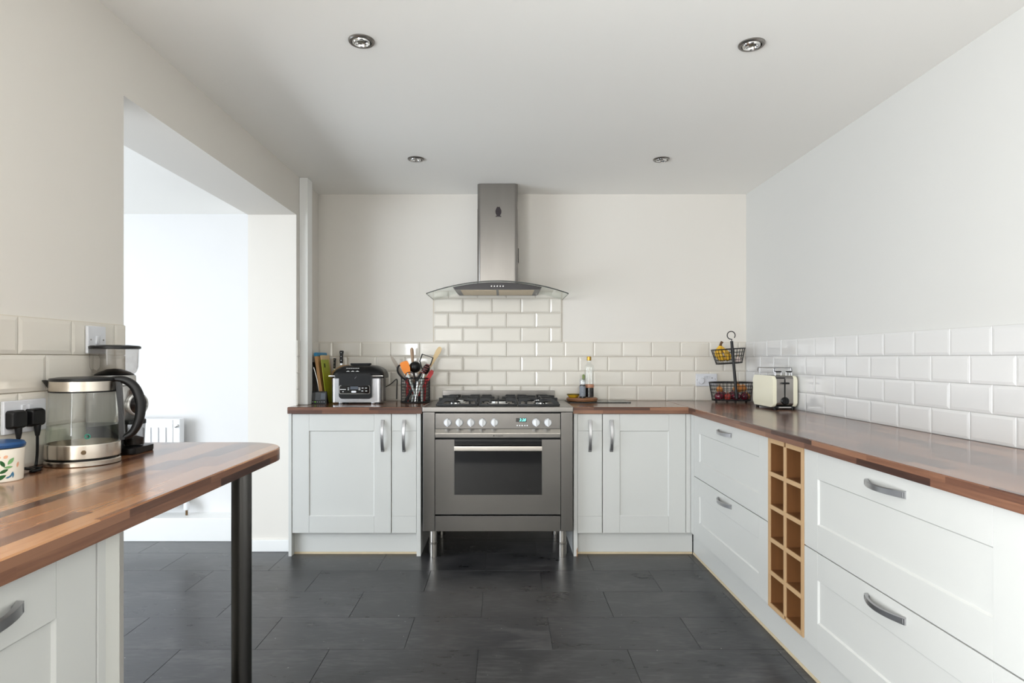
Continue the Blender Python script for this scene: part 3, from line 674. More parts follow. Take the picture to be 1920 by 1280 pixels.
screw_at(t, -0.066, 0.0); screw_at(t, 0.060, 0.006)

# ------------------------------------------------------------------ breakfast bar items
# floral canister
t = thing('canister', 'white canister with leaf print and blue lid beside the kettle', 'canister', (-1.222, 1.500, TOP))
b = BM(); lathe(b, [(0.041, 0), (0.043, 0.002), (0.046, 0.070), (0.0465, 0.079), (0.044, 0.079)], 40); obj('body', b, mat('ivory_china', lin(240, 234, 220), 0.25, var=0.015), t)
b = BM(); lathe(b, [(0.043, 0.0795), (0.0475, 0.082), (0.0485, 0.088), (0.045, 0.094), (0.025, 0.0975), (0.001, 0.098)], 40); obj('lid', b, mat('blue_lid', lin(20, 70, 120), 0.3, var=0.05), t)
GR = [mat('leaf_green_dark', lin(22, 84, 30), 0.4, var=0.1), mat('leaf_green_pale', lin(120, 170, 110), 0.4, var=0.1), mat('leaf_blue', lin(70, 120, 150), 0.4, var=0.1), mat('petal_peach', lin(232, 176, 140), 0.4, var=0.1)]
def print_leaf(th, h, L, w, ang, m):
    b = BM(); n = 6; ca, sa = math.cos(ang), math.sin(ang)
    def pt(u, v):
        a = th+(u*ca-v*sa)/0.045; z = h+u*sa+v*ca; r = 0.0432+0.0028*min(1, z/0.07)+0.0003+0.0002
        return (r*math.cos(a), r*math.sin(a), z)
    L_ = []; R_ = []
    for i in range(n+1):
        s = i/n; ww = w*math.sin(PI*s)**0.8 if 0 < s < 1 else 0.0002
        L_.append(b.verts.new(pt(L*(s-.5), ww))); R_.append(b.verts.new(pt(L*(s-.5), -ww)))
    for i in range(n): b.faces.new((L_[i], R_[i], R_[i+1], L_[i+1]))
    obj('leaf_print', b, m, t)
TH = math.atan2(-1.500, 1.222)           # side facing the camera
for dth, h, L, w, a, k in ((0.05, 0.045, .018, .004, -1.1, 0), (-0.22, 0.033, .020, .005, -1.0, 0), (0.40, 0.050, .020, .0045, 0.9, 1), (0.30, 0.036, .018, .003, 0.05, 1), (0.10, 0.027, .020, .004, 0.45, 0), (-0.05, 0.012, .026, .005, 0.45, 0), (-0.40, 0.020, .018, .005, -0.4, 1),
    (0.45, 0.018, .014, .002, 1.2, 2), (0.38, 0.014, .016, .002, 0.7, 2), (0.52, 0.016, .014, .002, 1.5, 2), (0.30, 0.012, .012, .002, 0.3, 2), (-0.12, 0.060, .010, .004, 0.2, 3), (0.18, 0.061, .010, .004, 0.6, 3), (-0.6, 0.05, .016, .004, 1.0, 1), (0.75, 0.04, .014, .003, 1.4, 3)):
    print_leaf(TH+dth, h, L, w, a, GR[k])
# kettle
t = thing('kettle', 'glass electric kettle with brushed steel bands and black handle', 'kettle', (-1.194, 1.752, TOP), 0.33)
M_ksteel = mat('kettle_steel', lin(205, 196, 184), 0.22, 1.0, var=0.05, vscale=10, stretch=(1, 1, 12), rvar=0.05)
b = BM(); lathe(b, [(0.088, 0), (0.0925, 0.002), (0.0925, 0.012), (0.090, 0.015), (0.070, 0.0155)], 56); obj('power_base', b, M_ksteel, t)
b = BM(); lathe(b, [(0.080, 0.0155), (0.080, 0.020)], 48); obj('base_gap', b, M_black, t)
b = BM(); lathe(b, [(0.089, 0.020), (0.0915, 0.022), (0.0915, 0.056), (0.0905, 0.0595), (0.086, 0.0597), (0.086, 0.030), (0.001, 0.029)], 56, cap1=False); obj('lower_band', b, M_ksteel, t)
b = BM(); lathe(b, [(0.0900, 0.058), (0.0890, 0.075), (0.0840, 0.13), (0.0815, 0.17), (0.0805, 0.206)], 56, cap0=False, cap1=False); obj('glass_jug', b, M_glass, t)
b = BM(); lathe(b, [(0.088, 0.0605), (0.0875, 0.075), (0.0845, 0.108), (0.001, 0.108)], 48, cap0=False); obj('water', b, glass('water', (0.94, 0.96, 0.93, 1), 0.01, 0.7), t)
b = BM(); lathe(b, [(0.0815, 0.203), (0.0818, 0.206), (0.0805, 0.232), (0.078, 0.233)], 56, cap0=False, cap1=False); obj('upper_band', b, M_ksteel, t)
b = BM(); lathe(b, [(0.0820, 0.2015), (0.0826, 0.2035), (0.0822, 0.2055)], 56, cap0=False, cap1=False); obj('seal_ring', b, M_black, t)
b = BM(); lathe(b, [(0.079, 0.230), (0.0815, 0.234), (0.080, 0.240), (0.06, 0.2435), (0.001, 0.245)], 48); obj('lid', b, M_black, t)
b = BM(); loft(b, [[(-0.070, -0.026, 0.233), (-0.070, 0.026, 0.233), (-0.074, 0.020, 0.205), (-0.074, -0.020, 0.205)], [(-0.092, -0.012, 0.236), (-0.092, 0.012, 0.236), (-0.085, 0.006, 0.214), (-0.085, -0.006, 0.214)], [(-0.099, -0.004, 0.235), (-0.099, 0.004, 0.235), (-0.094, 0.003, 0.229), (-0.094, -0.003, 0.229)]]); obj('spout', b, M_black, t, 60)
b = BM(); path = spline([(0.062, 0, 0.236), (0.100, 0, 0.234), (0.128, 0, 0.212), (0.142, 0, 0.168), (0.139, 0, 0.120), (0.124, 0, 0.084), (0.102, 0, 0.068)], 6); secs = []
for i, p in enumerate(path):
    d = (path[min(i+1, len(path)-1)]-path[max(i-1, 0)]).normalized(); nrm = Vector((-d.z, 0, d.x)); s = i/(len(path)-1); hw = 0.012+0.003*math.sin(PI*s); hh = 0.008+0.006*math.sin(PI*s)
    secs.append([p+Vector((0, 1, 0))*(hw*math.cos(a))+nrm*(hh*math.sin(a)) for a in [2*PI*k/12 for k in range(12)]])
loft(b, secs); obj('handle', b, mat('kettle_handle', lin(14, 14, 15), 0.42, var=0.04, spec=0.4), t, 60)
b = BM(); loft(b, [[(0.080, -0.009, 0.232), (0.094, -0.009, 0.232), (0.094, 0.009, 0.232), (0.080, 0.009, 0.232)], [(0.088, -0.010, 0.14), (0.099, -0.010, 0.14), (0.099, 0.010, 0.14), (0.088, 0.010, 0.14)], [(0.091, -0.008, 0.062), (0.103, -0.008, 0.062), (0.103, 0.008, 0.062), (0.091, 0.008, 0.062)]]); obj('handle_mount', b, M_black, t)
b = BM(); lathe(b, [(0.0062, 0), (0.006, 0.0008), (0.004, 0.0012)], 20); b.transform(Matrix.Rotation(PI/2, 4, 'X'))
ka = -1.30; o = obj('emblem', b, mat('emblem_bronze', lin(110, 92, 70), 0.4, 0.7, var=0.1), t); o.location = (0.0915*math.cos(ka), 0.0915*math.sin(ka), 0.040); o.rotation_euler = (0, 0, ka+PI/2)
b = BM(); tube(b, [(0.0915*math.cos(-1.2)+0.006*math.cos(q), 0.0915*math.sin(-1.2)-0.001, 0.083+0.006*math.sin(q)) for q in [2*PI*i/14 for i in range(14)]], 0.0016, 6, True); obj('level_mark', b, mat('teal_mark', lin(40, 130, 110), 0.4), t)
# coffee grinder (bin towards the room)
t = thing('coffee_grinder', 'silver and black coffee grinder with smoked bean hopper behind the kettle', 'coffee grinder', (-1.222, 1.945, TOP))
M_sil = mat('silver_plastic', lin(196, 195, 192), 0.28, 0.75, var=0.03)
b = BM(); loft(b, [rrect(0.078, 0.062, 0.02, 0.0, 5, (0.010, 0)), rrect(0.080, 0.064, 0.02, 0.004, 5, (0.010, 0)), rrect(0.080, 0.064, 0.02, 0.020, 5, (0.010, 0)), rrect(0.070, 0.056, 0.02, 0.022, 5, (0.004, 0))])
obj('base', b, M_black, t)
b = BM(); loft(b, [rrect(0.040, 0.052, 0.018, 0.021, 5, (-0.028, 0)), rrect(0.040, 0.052, 0.018, 0.10, 5, (-0.028, 0))]); obj('column', b, M_black, t)
b = BM(); loft(b, [rrect(0.056, 0.056, 0.022, 0.10, 5, (-0.012, 0)), rrect(0.062, 0.058, 0.024, 0.13, 5, (-0.006, 0)), rrect(0.062, 0.058, 0.024, 0.185, 5, (-0.006, 0)), rrect(0.056, 0.054, 0.03, 0.208, 5, (-0.006, 0)), rrect(0.048, 0.048, 0.04, 0.214, 5, (-0.004, 0))]); obj('motor_housing', b, M_sil, t)
b = BM(); lathe(b, [(0.058, 0.212), (0.0585, 0.214), (0.0575, 0.240), (0.055, 0.243)], 40, (-0.004, 0)); cl = obj('grind_collar', b, M_sil, t)
b = BM(); lathe(b, [(0.056, 0.2432), (0.045, 0.252), (0.020, 0.262), (0.001, 0.264)], 32, (-0.006, 0), cap0=False); obj('hopper_cone', b, M_black, t)
b = BM(); lathe(b, [(0.050, 0.2435), (0.060, 0.252), (0.0655, 0.268), (0.0672, 0.325)], 44, (-0.006, 0), cap0=False, cap1=False); obj('bean_hopper', b, M_smoke, t)
b = BM(); lathe(b, [(0.066, 0.3252), (0.0715, 0.327), (0.0715, 0.333), (0.066, 0.336), (0.04, 0.338), (0.001, 0.338)], 44, (-0.004, 0)); box(b, -0.080, -0.05, -0.010, 0.010, 0.330, 0.335, 0.002); obj('hopper_lid', b, M_black, t)
b = BM(); lathe(b, [(0.029, 0.0), (0.029, 0.014), (0.025, 0.016)], 28); b.transform(Matrix.Rotation(PI/2, 4, 'Y')); o = obj('dial_mount', b, mat('bronze_plastic', lin(96, 84, 76), 0.35, 0.4), t); o.location = (0.050, 0.0, 0.175)
b = BM(); lathe(b, [(0.034, 0.0), (0.036, 0.003), (0.036, 0.014), (0.033, 0.017), (0.030, 0.017), (0.029, 0.014)], 36, cap1=False); b.transform(Matrix.Rotation(PI/2, 4, 'Y') ); o = obj('setting_dial', b, M_sil, t); o.location = (0.066, -0.012, 0.152); o.rotation_euler = (0, 0, -0.38)
b = BM(); lathe(b, [(0.029, 0.0145), (0.001, 0.0146)], 32); b.transform(Matrix.Rotation(PI/2, 4, 'Y')); obj('dial_face', b, M_gblack, o)
b = BM(); lathe(b, [(0.027, 0.0225), (0.030, 0.030), (0.033, 0.090)], 32, (0.055, 0), cap1=False); bn = obj('grounds_bin', b, M_smoked, t)
b = BM(); lathe(b, [(0.033, 0.0905), (0.0345, 0.092), (0.0345, 0.102), (0.032, 0.105)], 32, (0.055, 0)); obj('bin_lid', b, M_black, bn)
b = BM(); lathe(b, [(0.025, 0.025), (0.028, 0.045), (0.010, 0.052)], 24, (0.055, 0)); obj('coffee_grounds', b, mat('coffee_brown', lin(40, 28, 22), 0.9, var=0.3, vscale=200), bn)

# ------------------------------------------------------------------ back counter, near the opening
# smart display
t = thing('smart_display', 'small black touch display beside the pipe casing', 'display', (0, 0, 0)); p = at(594.5, 757, 3.985); t.location = (p.x, 3.985, TOP)
b = BM(); prism(b, [(0, 0), (0.012, 0.080), (0.020, 0.082), (0.055, 0.004), (0.055, 0)], -0.060, 0.060, 'X'); obj('body', b, M_black, t)
sl = math.atan2(0.012, 0.080)
o = obj('screen', box(BM(), -0.054, 0.054, -0.0012, 0.0, 0.024, 0.075), M_gblack, t); o.rotation_euler = (-sl, 0, 0)
o2 = obj('screen_highlight', box(BM(), 0.022, 0.050, -0.0016, -0.0012, 0.030, 0.070), mat('lcd_grey', lin(84, 90, 98), 0.2), t); o2.rotation_euler = (-sl, 0, 0)
for i in range(7):
    m = mat('key_green', lin(120, 200, 60), 0.5, emit=(lin(120, 200, 60), 0.5)) if i == 2 else mat('key_grey', lin(170, 172, 176), 0.5)
    o = obj('key', box(BM(), -0.004, 0.004, -0.0012, 0.0002, -0.0022, 0.0022), m, t); o.location = (-0.042+0.0145*i, 0.0022, 0.0135); o.rotation_euler = (-sl, 0, 0)
# leaning boards and tray: upright, leaning towards the side wall
def leaner(name, label, cat, xb, y0, w, h, th, tilt, m, group=None):
    t = thing(name, label, cat, (xb, y0+w/2, TOP+0.0008+max(0, th*math.sin(abs(tilt)))*0), 0, group); return t, rot('Y', tilt)
t, R = leaner('baking_tray', 'thin dark tray with bright rim leaning behind the wooden boards', 'tray', -1.206, 4.055, 0.22, 0.27, 0.006, 0, M_black)
b = BM(); box(b, -0.004, 0.0, -0.11, 0.11, 0, 0.275, 0.001, 2, rot('Y', -0.19)); obj('pan', b, M_black, t)
b = BM(); tube(b, [Vector((math.sin(-0.19)*z-0.002+0.010*math.sin(PI*z/0.27), -0.1135, z*math.cos(0.19))) for z in [0.004+0.235*i/14 for i in range(15)]], 0.0034, 8); obj('rim', b, M_chrome, t)
t, R = leaner('chopping_board', 'thick wooden chopping board with blue topped end leaning on the wall', 'chopping board', -1.180, 4.05, 0.2, 0.33, 0.02, 0, M_wood, 'boards leaning by the side wall')
b = BM(); box(b, -0.020, 0, -0.11, 0.11, 0.002, 0.312, 0.002, 2, rot('Y', -0.135)); obj('board', b, M_wood, t)
b = BM(); box(b, -0.0215, 0.0015, -0.112, 0.112, 0.3125, 0.336, 0.004, 3, rot('Y', -0.135)); obj('edge_grip', b, M_blue, t)
t, R = leaner('chopping_board', 'plain wooden chopping board wedged between blue topped and lime boards', 'chopping board', -1.163, 4.07, 0.2, 0.31, 0.012, 0, M_wood, 'boards leaning by the side wall')
b = BM(); box(b, -0.012, 0, -0.09, 0.09, 0.002, 0.318, 0.002, 2, rot('Y', -0.135)); obj('board', b, M_woodp, t)
t, R = leaner('chopping_board', 'lime green plastic chopping board leaning on the wooden boards', 'chopping board', -1.1545, 4.02, 0.17, 0.28, 0.004, 0, M_lime, 'boards leaning by the side wall')
b = BM(); box(b, -0.0045, 0, -0.085, 0.080, 0.001, 0.288, 0.001, 2, rot('Y', -0.120)); bd = obj('board', b, M_lime, t)
b = BM(); box(b, 0.0001, 0.0006, -0.045, -0.015, 0.235, 0.262, 0.0, 2, rot('Y', -0.120)); obj('hand_slot', b, mat('slot_dark', lin(60, 64, 20), 0.7), bd)
# knife block
t = thing('knife_block', 'wooden knife block with two black handled knives behind the grill', 'knife block', (-1.124, 4.250, TOP), 0)
b = BM(); prism(b, [(-0.046, 0), (0.045, 0), (0.045, 0.250), (0.010, 0.245), (-0.046, 0.205)], -0.050, 0.050); obj('block', b, M_wood, t)
def knife(x, z0, L, w, label):
    k = thing('kitchen_knife', label, 'knife', (-1.124+x, 4.228, TOP+z0), 0, 'knives in the wooden block')
    b = BM(); box(b, -w*0.55, w*0.55, -0.006, 0.006, 0.0005, 0.014, 0.001); obj('bolster', b, M_chrome, k)
    b = BM(); loft(b, [[(q[0], q[1], z) for q in rrect(w*sx, 0.009, 0.006, 0, 3, (dx, 0))] for z, sx, dx in ((0.014, 0.8, 0), (L*0.3, 0.9, 0), (L*0.7, 0.85, 0.001), (L*0.93, 1.15, 0.002), (L, 0.9, 0.002))]); h = obj('grip', b, M_black, k)
    for f in (0.25, 0.55, 0.85):
        b = BM(); lathe(b, [(0.0026, 0), (0.0022, 0.001)], 10); b.transform(Matrix.Rotation(PI/2, 4, 'X')); o = obj('rivet', b, M_chrome, h); o.location = (0, -0.009, 0.012+(L-0.012)*f)
knife(-0.0375, 0.2115, 0.085, 0.0085, 'small black handled knife at the low side of the block')
knife(0.010, 0.2475, 0.100, 0.013, 'large black handled knife standing highest in the block')
# countertop grill
GXc, GYf = -0.952, 3.972
t = thing('countertop_grill', 'black and silver countertop grill with domed lid', 'grill', (GXc, GYf, TOP))
M_gs = mat('grill_silver', lin(196, 196, 198), 0.25, 0.9, var=0.04)
gd = 0.195
b = BM(); loft(b, [rrect(0.160, 0.05, 0.022, z, 5, (0, 0.05)) for z in (0.012, 0.165)]); obj('front_shell', b, M_gs, t)
b = BM(); loft(b, [rrect(0.157, 0.06, 0.02, z, 5, (0, gd-0.06)) for z in (0.012, 0.165)]); obj('rear_housing', b, mat('grill_dark', lin(46, 38, 36), 0.3, var=0.05), t)
b = BM(); loft(b, [rrect(hw, hd_, r, z, 6, (0.008, cy)) for z, hw, hd_, r, cy in ((0.167, 0.168, 0.100, 0.03, 0.102), (0.184, 0.168, 0.100, 0.03, 0.102), (0.204, 0.163, 0.097, 0.035, 0.104), (0.221, 0.152, 0.091, 0.04, 0.107), (0.235, 0.134, 0.082, 0.045, 0.112), (0.244, 0.112, 0.071, 0.045, 0.115), (0.2485, 0.086, 0.058, 0.04, 0.117), (0.2495, 0.06, 0.04, 0.03, 0.118))])
ld = obj('lid', b, M_black, t, 60)
b = BM(); loft(b, [rrect(0.062, 0.014, 0.012, 0.2495, 5, (0.010, 0.09)), rrect(0.070, 0.018, 0.014, 0.256, 5, (0.010, 0.09)), rrect(0.066, 0.016, 0.014, 0.263, 5, (0.010, 0.09))]); obj('lid_handle', b, M_blackm, ld)
for a0, a1 in ((-0.176, -0.136), (0.082, 0.172)):
    obj('lid_trim', box(BM(), a0, a1, -0.004, 0.03, 0.176, 0.186, 0.002), M_chrome, ld)
def rr2(x0, x1, z0, z1, r): return [(p[0], p[1]) for p in rrect((x1-x0)/2, (z1-z0)/2, r, 0, 5, ((x0+x1)/2, (z0+z1)/2))]
gx = lambda x: (x-CX)*GYf/FPX-GXc
gz = lambda y: EYE-(y-CY)*GYf/FPX-TOP
b = BM(); prism(b, rr2(gx(637), gx(698.5), gz(747), gz(700), 0.022), -0.022, 0.006); fc = obj('front_console', b, M_black, t)
b = BM(); prism(b, rr2(gx(640), gx(695), gz(723), gz(703.5), 0.014), -0.0245, -0.021); obj('console_hood', b, mat('console_grey', lin(18, 18, 19), 0.5, spec=0.3), fc)
b = BM(); prism(b, rr2(gx(637.6), gx(695.2), gz(738), gz(721.8), 0.010), -0.0236, -0.021); obj('display_frame', b, M_chrome, fc)
b = BM(); prism(b, rr2(gx(638.8), gx(694.0), gz(737), gz(722.8), 0.009), -0.0246, -0.0225); obj('display_panel', b, M_gblack, fc)
M_ink = mat('printed_white', lin(210, 210, 208), 0.5)
obj('display_window', box(BM(), gx(658.5), gx(673), -0.0252, -0.0244, gz(729.5), gz(724)), mat('lcd_grey', lin(84, 90, 98), 0.2), fc)
b = BM(); prism(b, rr2(gx(660.5), gx(669.5), gz(735.5), gz(732), 0.005), -0.0256, -0.0244); obj('start_button', b, M_wplast, fc)
for x, y in ((640.8, 729.5), (643.3, 729.5), (646.2, 729.5), (649, 729.5), (645, 733.8), (655, 727), (655, 730), (675.5, 727), (675.5, 730), (681.5, 727), (688, 727), (681, 732.3), (688.3, 732.3)):
    w = 0.0045 if x < 660 else 0.006
    o = obj('key_print', box(BM(), -w, w, -0.0003, 0.0003, -0.0022, 0.0022), M_ink, fc); o.location = (gx(x), -0.0249, gz(y))
# icons printed on the lid
for i in range(6):
    o = obj('lid_print', box(BM(), -0.006, 0.006, -0.0004, 0.0004, -0.003, 0.003), M_ink, ld); o.location = (gx(649.5)+0.0145*i, 0.0185, 0.2305); o.rotation_euler = (-0.98, 0, 0)
for i in range(3):
    b = BM(); prism(b, [(-0.012, -0.003), (0.012, -0.003), (0.003, 0.004), (-0.003, 0.004)], -0.0004, 0.0004); o = obj('lid_print', b, M_ink, ld); o.location = (gx(652)+0.030*i, 0.0085, 0.2115); o.rotation_euler = (-0.60, 0, 0)
b = BM(); prism(b, [(-0.006, -0.008), (-0.002, -0.004), (0.004, 0.004), (0.008, 0.008), (0.001, 0.004), (-0.005, -0.002)], -0.0004, 0.0004); o = obj('logo', b, mat('logo_grey', lin(110, 110, 110), 0.4), fc); o.location = (gx(668.5), -0.0249, gz(707.5))
for sx in (-0.105, 0.105):
    for yy in (0.03, 0.16):
        b = BM(); lathe(b, [(0.016, 0), (0.018, 0.004), (0.018, 0.0125)], 16, (sx, yy)); obj('foot', b, M_gs, t)
b = BM(); tube(b, spline([(0.150, 0.19, 0.10), (0.178, 0.25, 0.12), (0.206, 0.315, 0.15), (0.207, 0.318, 0.10), (0.206, 0.312, 0.012)], 5), 0.0035, 8); obj('power_cord', b, M_black, t)

# utensil basket
UX, UY = -0.5925, 4.135; UR = 0.098; UH = 0.163
def wire_basket(t, rings, n_vert, prof, wr=0.0016, shape=lambda a: (1, 1), rim=0.0034):
    """rings: heights; prof(h) -> (rx, ry)"""
    def P(a, h): rx, ry, dz = prof(h, a); return Vector((rx*math.cos(a), ry*math.sin(a), h+dz))
    b = BM()
    for h in rings: tube(b, [P(2*PI*i/40, h) for i in range(40)], wr, 5, True)
    for k in range(n_vert):
        a = 2*PI*k/n_vert; tube(b, [P(a, rings[0]+(rings[-1]-rings[0])*i/4) for i in range(5)], wr, 5)
    # floor grid
    rx, ry, _ = prof(rings[0], 0)
    for k in range(-6, 7):
        x = rx*k/6.6; y = ry*math.sqrt(max(0.02, 1-(k/6.6)**2)); tube(b, [(x, -y, rings[0]+prof(rings[0], 0 if x > 0 else PI)[2]*abs(x)/rx), (x, y, rings[0]+prof(rings[0], 0 if x > 0 else PI)[2]*abs(x)/rx)], wr, 5)
    obj('wire_mesh', b, M_wire, t)
    for h in (rings[0], rings[-1]):
        b = BM(); tube(b, [P(2*PI*i/48, h) for i in range(48)], rim, 8, True); obj('rim', b, M_wire, t)
t = thing('utensil_basket', 'round black wire basket holding cooking utensils', 'basket', (UX, UY, TOP))
wire_basket(t, [0.004+(UH-0.004)*i/8 for i in range(9)], 40, lambda h, a: (UR-0.002, UR-0.002, 0))
b = BM(); c0 = Vector((-0.025, -UR-0.003, UH+0.012)); tube(b, [c0+Vector((0.030*math.cos(q), 0, 0.030*math.sin(q))) for q in [-0.45+ (PI+0.9)*i/16 for i in range(17)]], 0.0026, 8); obj('loop_handle', b, M_wire, t)
def utensil(name, label, bx, by, tip, tipY):
    """root at the foot inside the basket, local z along the tool"""
    p0 = Vector((UX+bx, UY+by, TOP+0.0085)); p1 = at(tip[0], tip[1], tipY); d = p1-p0; L = d.length
    t = tag(bpy.data.objects.new(name, None), label, 'utensil', 'utensils in the wire basket'); C.objects.link(t); t.location = p0
    z = d.normalized(); x = Vector((0, -1, 0)).cross(z)*-1; x = (Vector((1, 0, 0))-z*z.x).normalized(); y = z.cross(x)
    t.rotation_euler = Matrix((x, y, z)).transposed().to_euler(); return t, L
def shaft(L, r0, r1, m, t, name='handle', z0=0.0, n=10):
    b = BM(); lathe(b, [(r0*0.7, z0), (r0, z0+0.004), ((r0+r1)/2, (z0+L)/2), (r1, L-0.004), (r1*0.7, L)], n); return obj(name, b, m, t)
def blade(t, name, prof, th, m):   # prof: list of (halfwidth, z)
    b = BM(); pts = [(w, z) for w, z in prof]+[(-w, z) for w, z in prof[::-1]]; prism(b, pts, -th/2, th/2); return obj(name, b, m, t)
M_wht = mat('pale_handle', lin(214, 220, 214), 0.4, var=0.03)
t, L = utensil('palette_knife', 'grey pointed palette knife leaning out on the grill side', 0.015, 0.01, (731.5, 664.5), 4.14); shaft(L*0.45, 0.008, 0.007, M_red, t); blade(t, 'blade', [(0.009, L*0.45), (0.012, L*0.62), (0.011, L*0.88), (0.004, L*0.985), (0.001, L)], 0.003, mat('grey_blade', lin(148, 138, 126), 0.45, 0.3, var=0.05))
t, L = utensil('silicone_spatula', 'orange silicone spatula with pale handle', 0.020, -0.05, (756.5, 677.5), 4.075); shaft(L-0.075, 0.007, 0.0075, M_wht, t); blade(t, 'spatula_head', [(0.012, L-0.092), (0.022, L-0.075), (0.028, L-0.05), (0.028, L-0.015), (0.024, L-0.004), (0.012, L)], 0.010, M_orange)
t, L = utensil('wooden_spoon', 'brown wooden spoon handle standing behind the ladle', -0.010, 0.055, (772, 651.5), 4.18); shaft(L*0.72, 0.006, 0.006, M_woodg, t); b = BM(); lathe(b, [(0.006, L*0.66), (0.0085, L*0.74), (0.0125, L*0.90), (0.0115, L*0.97), (0.004, L)], 14); obj('grip', b, M_woodg, t)
t, L = utensil('ladle', 'black ladle with rounded bowl beside the orange spatula', 0.022, 0.0, (773, 678.5), 4.115); shaft(L-0.03, 0.006, 0.005, M_black, t)
b = BM(); lathe(b, [(0.034, 0.0), (0.033, 0.012), (0.026, 0.024), (0.012, 0.031), (0.001, 0.033), (0.001, 0.030), (0.023, 0.021), (0.031, 0.001)], 24, cap0=False, cap1=False); b.transform(Matrix.Translation((0.012, 0.002, L-0.034)) @ Matrix.Rotation(2.0, 4, 'X') @ Matrix.Rotation(0.25, 4, 'Y') @ Matrix.Scale(1.15, 4)); obj('bowl', b, M_black, t)
t, L = utensil('potato_masher', 'black open framed masher standing over the pasta server', -0.02, -0.035, (802, 666.5), 4.10); shaft(L-0.11, 0.007, 0.006, M_wht, t)
b = BM(); box(b, 0.034, 0.041, -0.003, 0.003, L-0.055, L, 0.001); box(b, -0.041, -0.034, -0.003, 0.003, L-0.055, L, 0.001); box(b, -0.041, 0.041, -0.003, 0.003, L-0.0045, L, 0.001)
for s in (-1, 1): box(b, -0.004, 0.004, -0.003, 0.003, 0, 0.075, 0.001, 2, Matrix.Translation((s*0.0375, 0, L-0.052)) @ Matrix.Rotation(s*(PI-0.62)*-1, 4, 'Y') @ Matrix.Identity(4))
obj('frame', b, M_blackm, t)
t, L = utensil('pasta_server', 'black pasta server with dark red teeth', 0.005, -0.065, (803, 680), 4.06); shaft(L-0.06, 0.007, 0.006, M_wht, t)
b = BM(); lathe(b, [(0.024, 0.0), (0.022, 0.010), (0.012, 0.018), (0.001, 0.020), (0.001, 0.017), (0.021, 0.001)], 20, cap0=False, cap1=False); b.transform(Matrix.Translation((0, 0.004, L-0.045)) @ Matrix.Rotation(PI/2, 4, 'X') @ Matrix.Scale(1.5, 4, (0, 1, 0))); hd_ = obj('server_head', b, M_black, t)
M_tooth = mat('tooth_red', lin(104, 34, 32), 0.4, var=0.1)
for i in range(5):
    s = -1 if i % 2 else 1; z = L-0.075+0.015*i
    obj('tooth', box(BM(), -0.026+0.004*i, 0.004+0.004*i, -0.024, -0.016, z, z+0.007, 0.002), M_tooth, hd_)
t, L = utensil('wooden_spatula', 'pale wooden spatula standing highest beside the cooker', -0.03, 0.03, (826, 650.5), 4.165); shaft(L*0.66, 0.006, 0.006, M_woodp, t); blade(t, 'paddle', [(0.006, L*0.60), (0.011, L*0.74), (0.017, L*0.92), (0.014, L*0.98), (0.006, L)], 0.008, M_woodp)
t, L = utensil('red_spatula', 'red handled utensil leaning towards the cooker', 0.00, -0.02, (811, 694), 4.10); shaft(L*0.6, 0.006, 0.006, M_red, t); blade(t, 'paddle', [(0.006, L*0.55), (0.012, L*0.70), (0.015, L*0.92), (0.009, L)], 0.012, M_red)
t, L = utensil('tongs', 'black looped tongs hanging over the basket edge', 0.045, -0.02, (747, 686.5), 4.10); shaft(L*0.62, 0.006, 0.006, M_blackm, t)
b = BM(); tube(b, spline([(0, 0, L*0.60), (-0.020, 0, L*0.72), (-0.024, 0, L*0.90), (0.000, 0, L), (0.028, 0, L*0.97), (0.034, 0, L*0.93)], 5), 0.006, 8); obj('loop', b, M_blackm, t)
for i, (bx, by, tx, ty, m, lb) in enumerate(((-0.05, -0.03, 764, 712, M_red, 'short red handle inside the wire basket'), (0.05, -0.05, 790, 711, M_wht, 'short pale handle inside the wire basket'), (0.055, 0.02, 799, 709, M_red, 'slim red handle at the cooker side of the basket'), (-0.06, 0.03, 762, 711, M_chrome, 'steel handle at the back of the wire basket'), (-0.06, -0.045, 789, 700, M_blackm, 'black slanting handle at the front of the basket'), (0.01, -0.075, 783, 716, M_chrome, 'short steel handle low in the basket front'), (0.03, 0.05, 787, 699, M_wood, 'short wooden handle inside the basket'))):
    t, L = utensil('serving_utensil', lb, bx, by, (tx, ty), UY+by*0.9); sh = shaft(L, 0.007 if i != 4 else 0.010, 0.008, m, t)
    b = BM(); lathe(b, [(0.0082, L-0.001), (0.0085, L+0.003), (0.004, L+0.008)], 10); obj('end_cap', b, m, t)

# ------------------------------------------------------------------ counter between cooker and corner
t = thing('worktop_saver', 'thin clear glass worktop saver under the round board', 'glass board', (0.633, 4.185, TOP))
b = BM(); s = rrect(0.208, 0.105, 0.008, 0); loft(b, [[(p[0], p[1], 0.0008) for p in s], [(p[0], p[1], 0.0058) for p in s]]); gm = mesh('glass_sheet', b, 20); gm.materials.append(glass('saver_glass', (0.86, 0.92, 0.89, 1), 0.04)); gm.materials.append(M_edge)
for f in gm.polygons: f.material_index = 1 if abs(f.normal.z) < 0.5 else 0
obj('glass_sheet', gm, None, t)
for sx in (-0.19, 0.19):
    for sy in (-0.09, 0.09): b = BM(); lathe(b, [(0.006, 0), (0.006, 0.0009)], 10, (sx, sy)); obj('pad', b, M_wplast, t)
BZ = TOP+0.0062
t = thing('round_board', 'round wooden trivet board holding bottles and a dish', 'board', (0.530, 4.195, BZ))
b = BM(); lathe(b, [(0.098, 0), (0.104, 0.003), (0.106, 0.012), (0.104, 0.020), (0.099, 0.023)], 40); obj('disc', b, mat('acacia_wood', lin(150, 100, 62), 0.45, var=0.25, vscale=9, stretch=(1, 5, 1)), t)
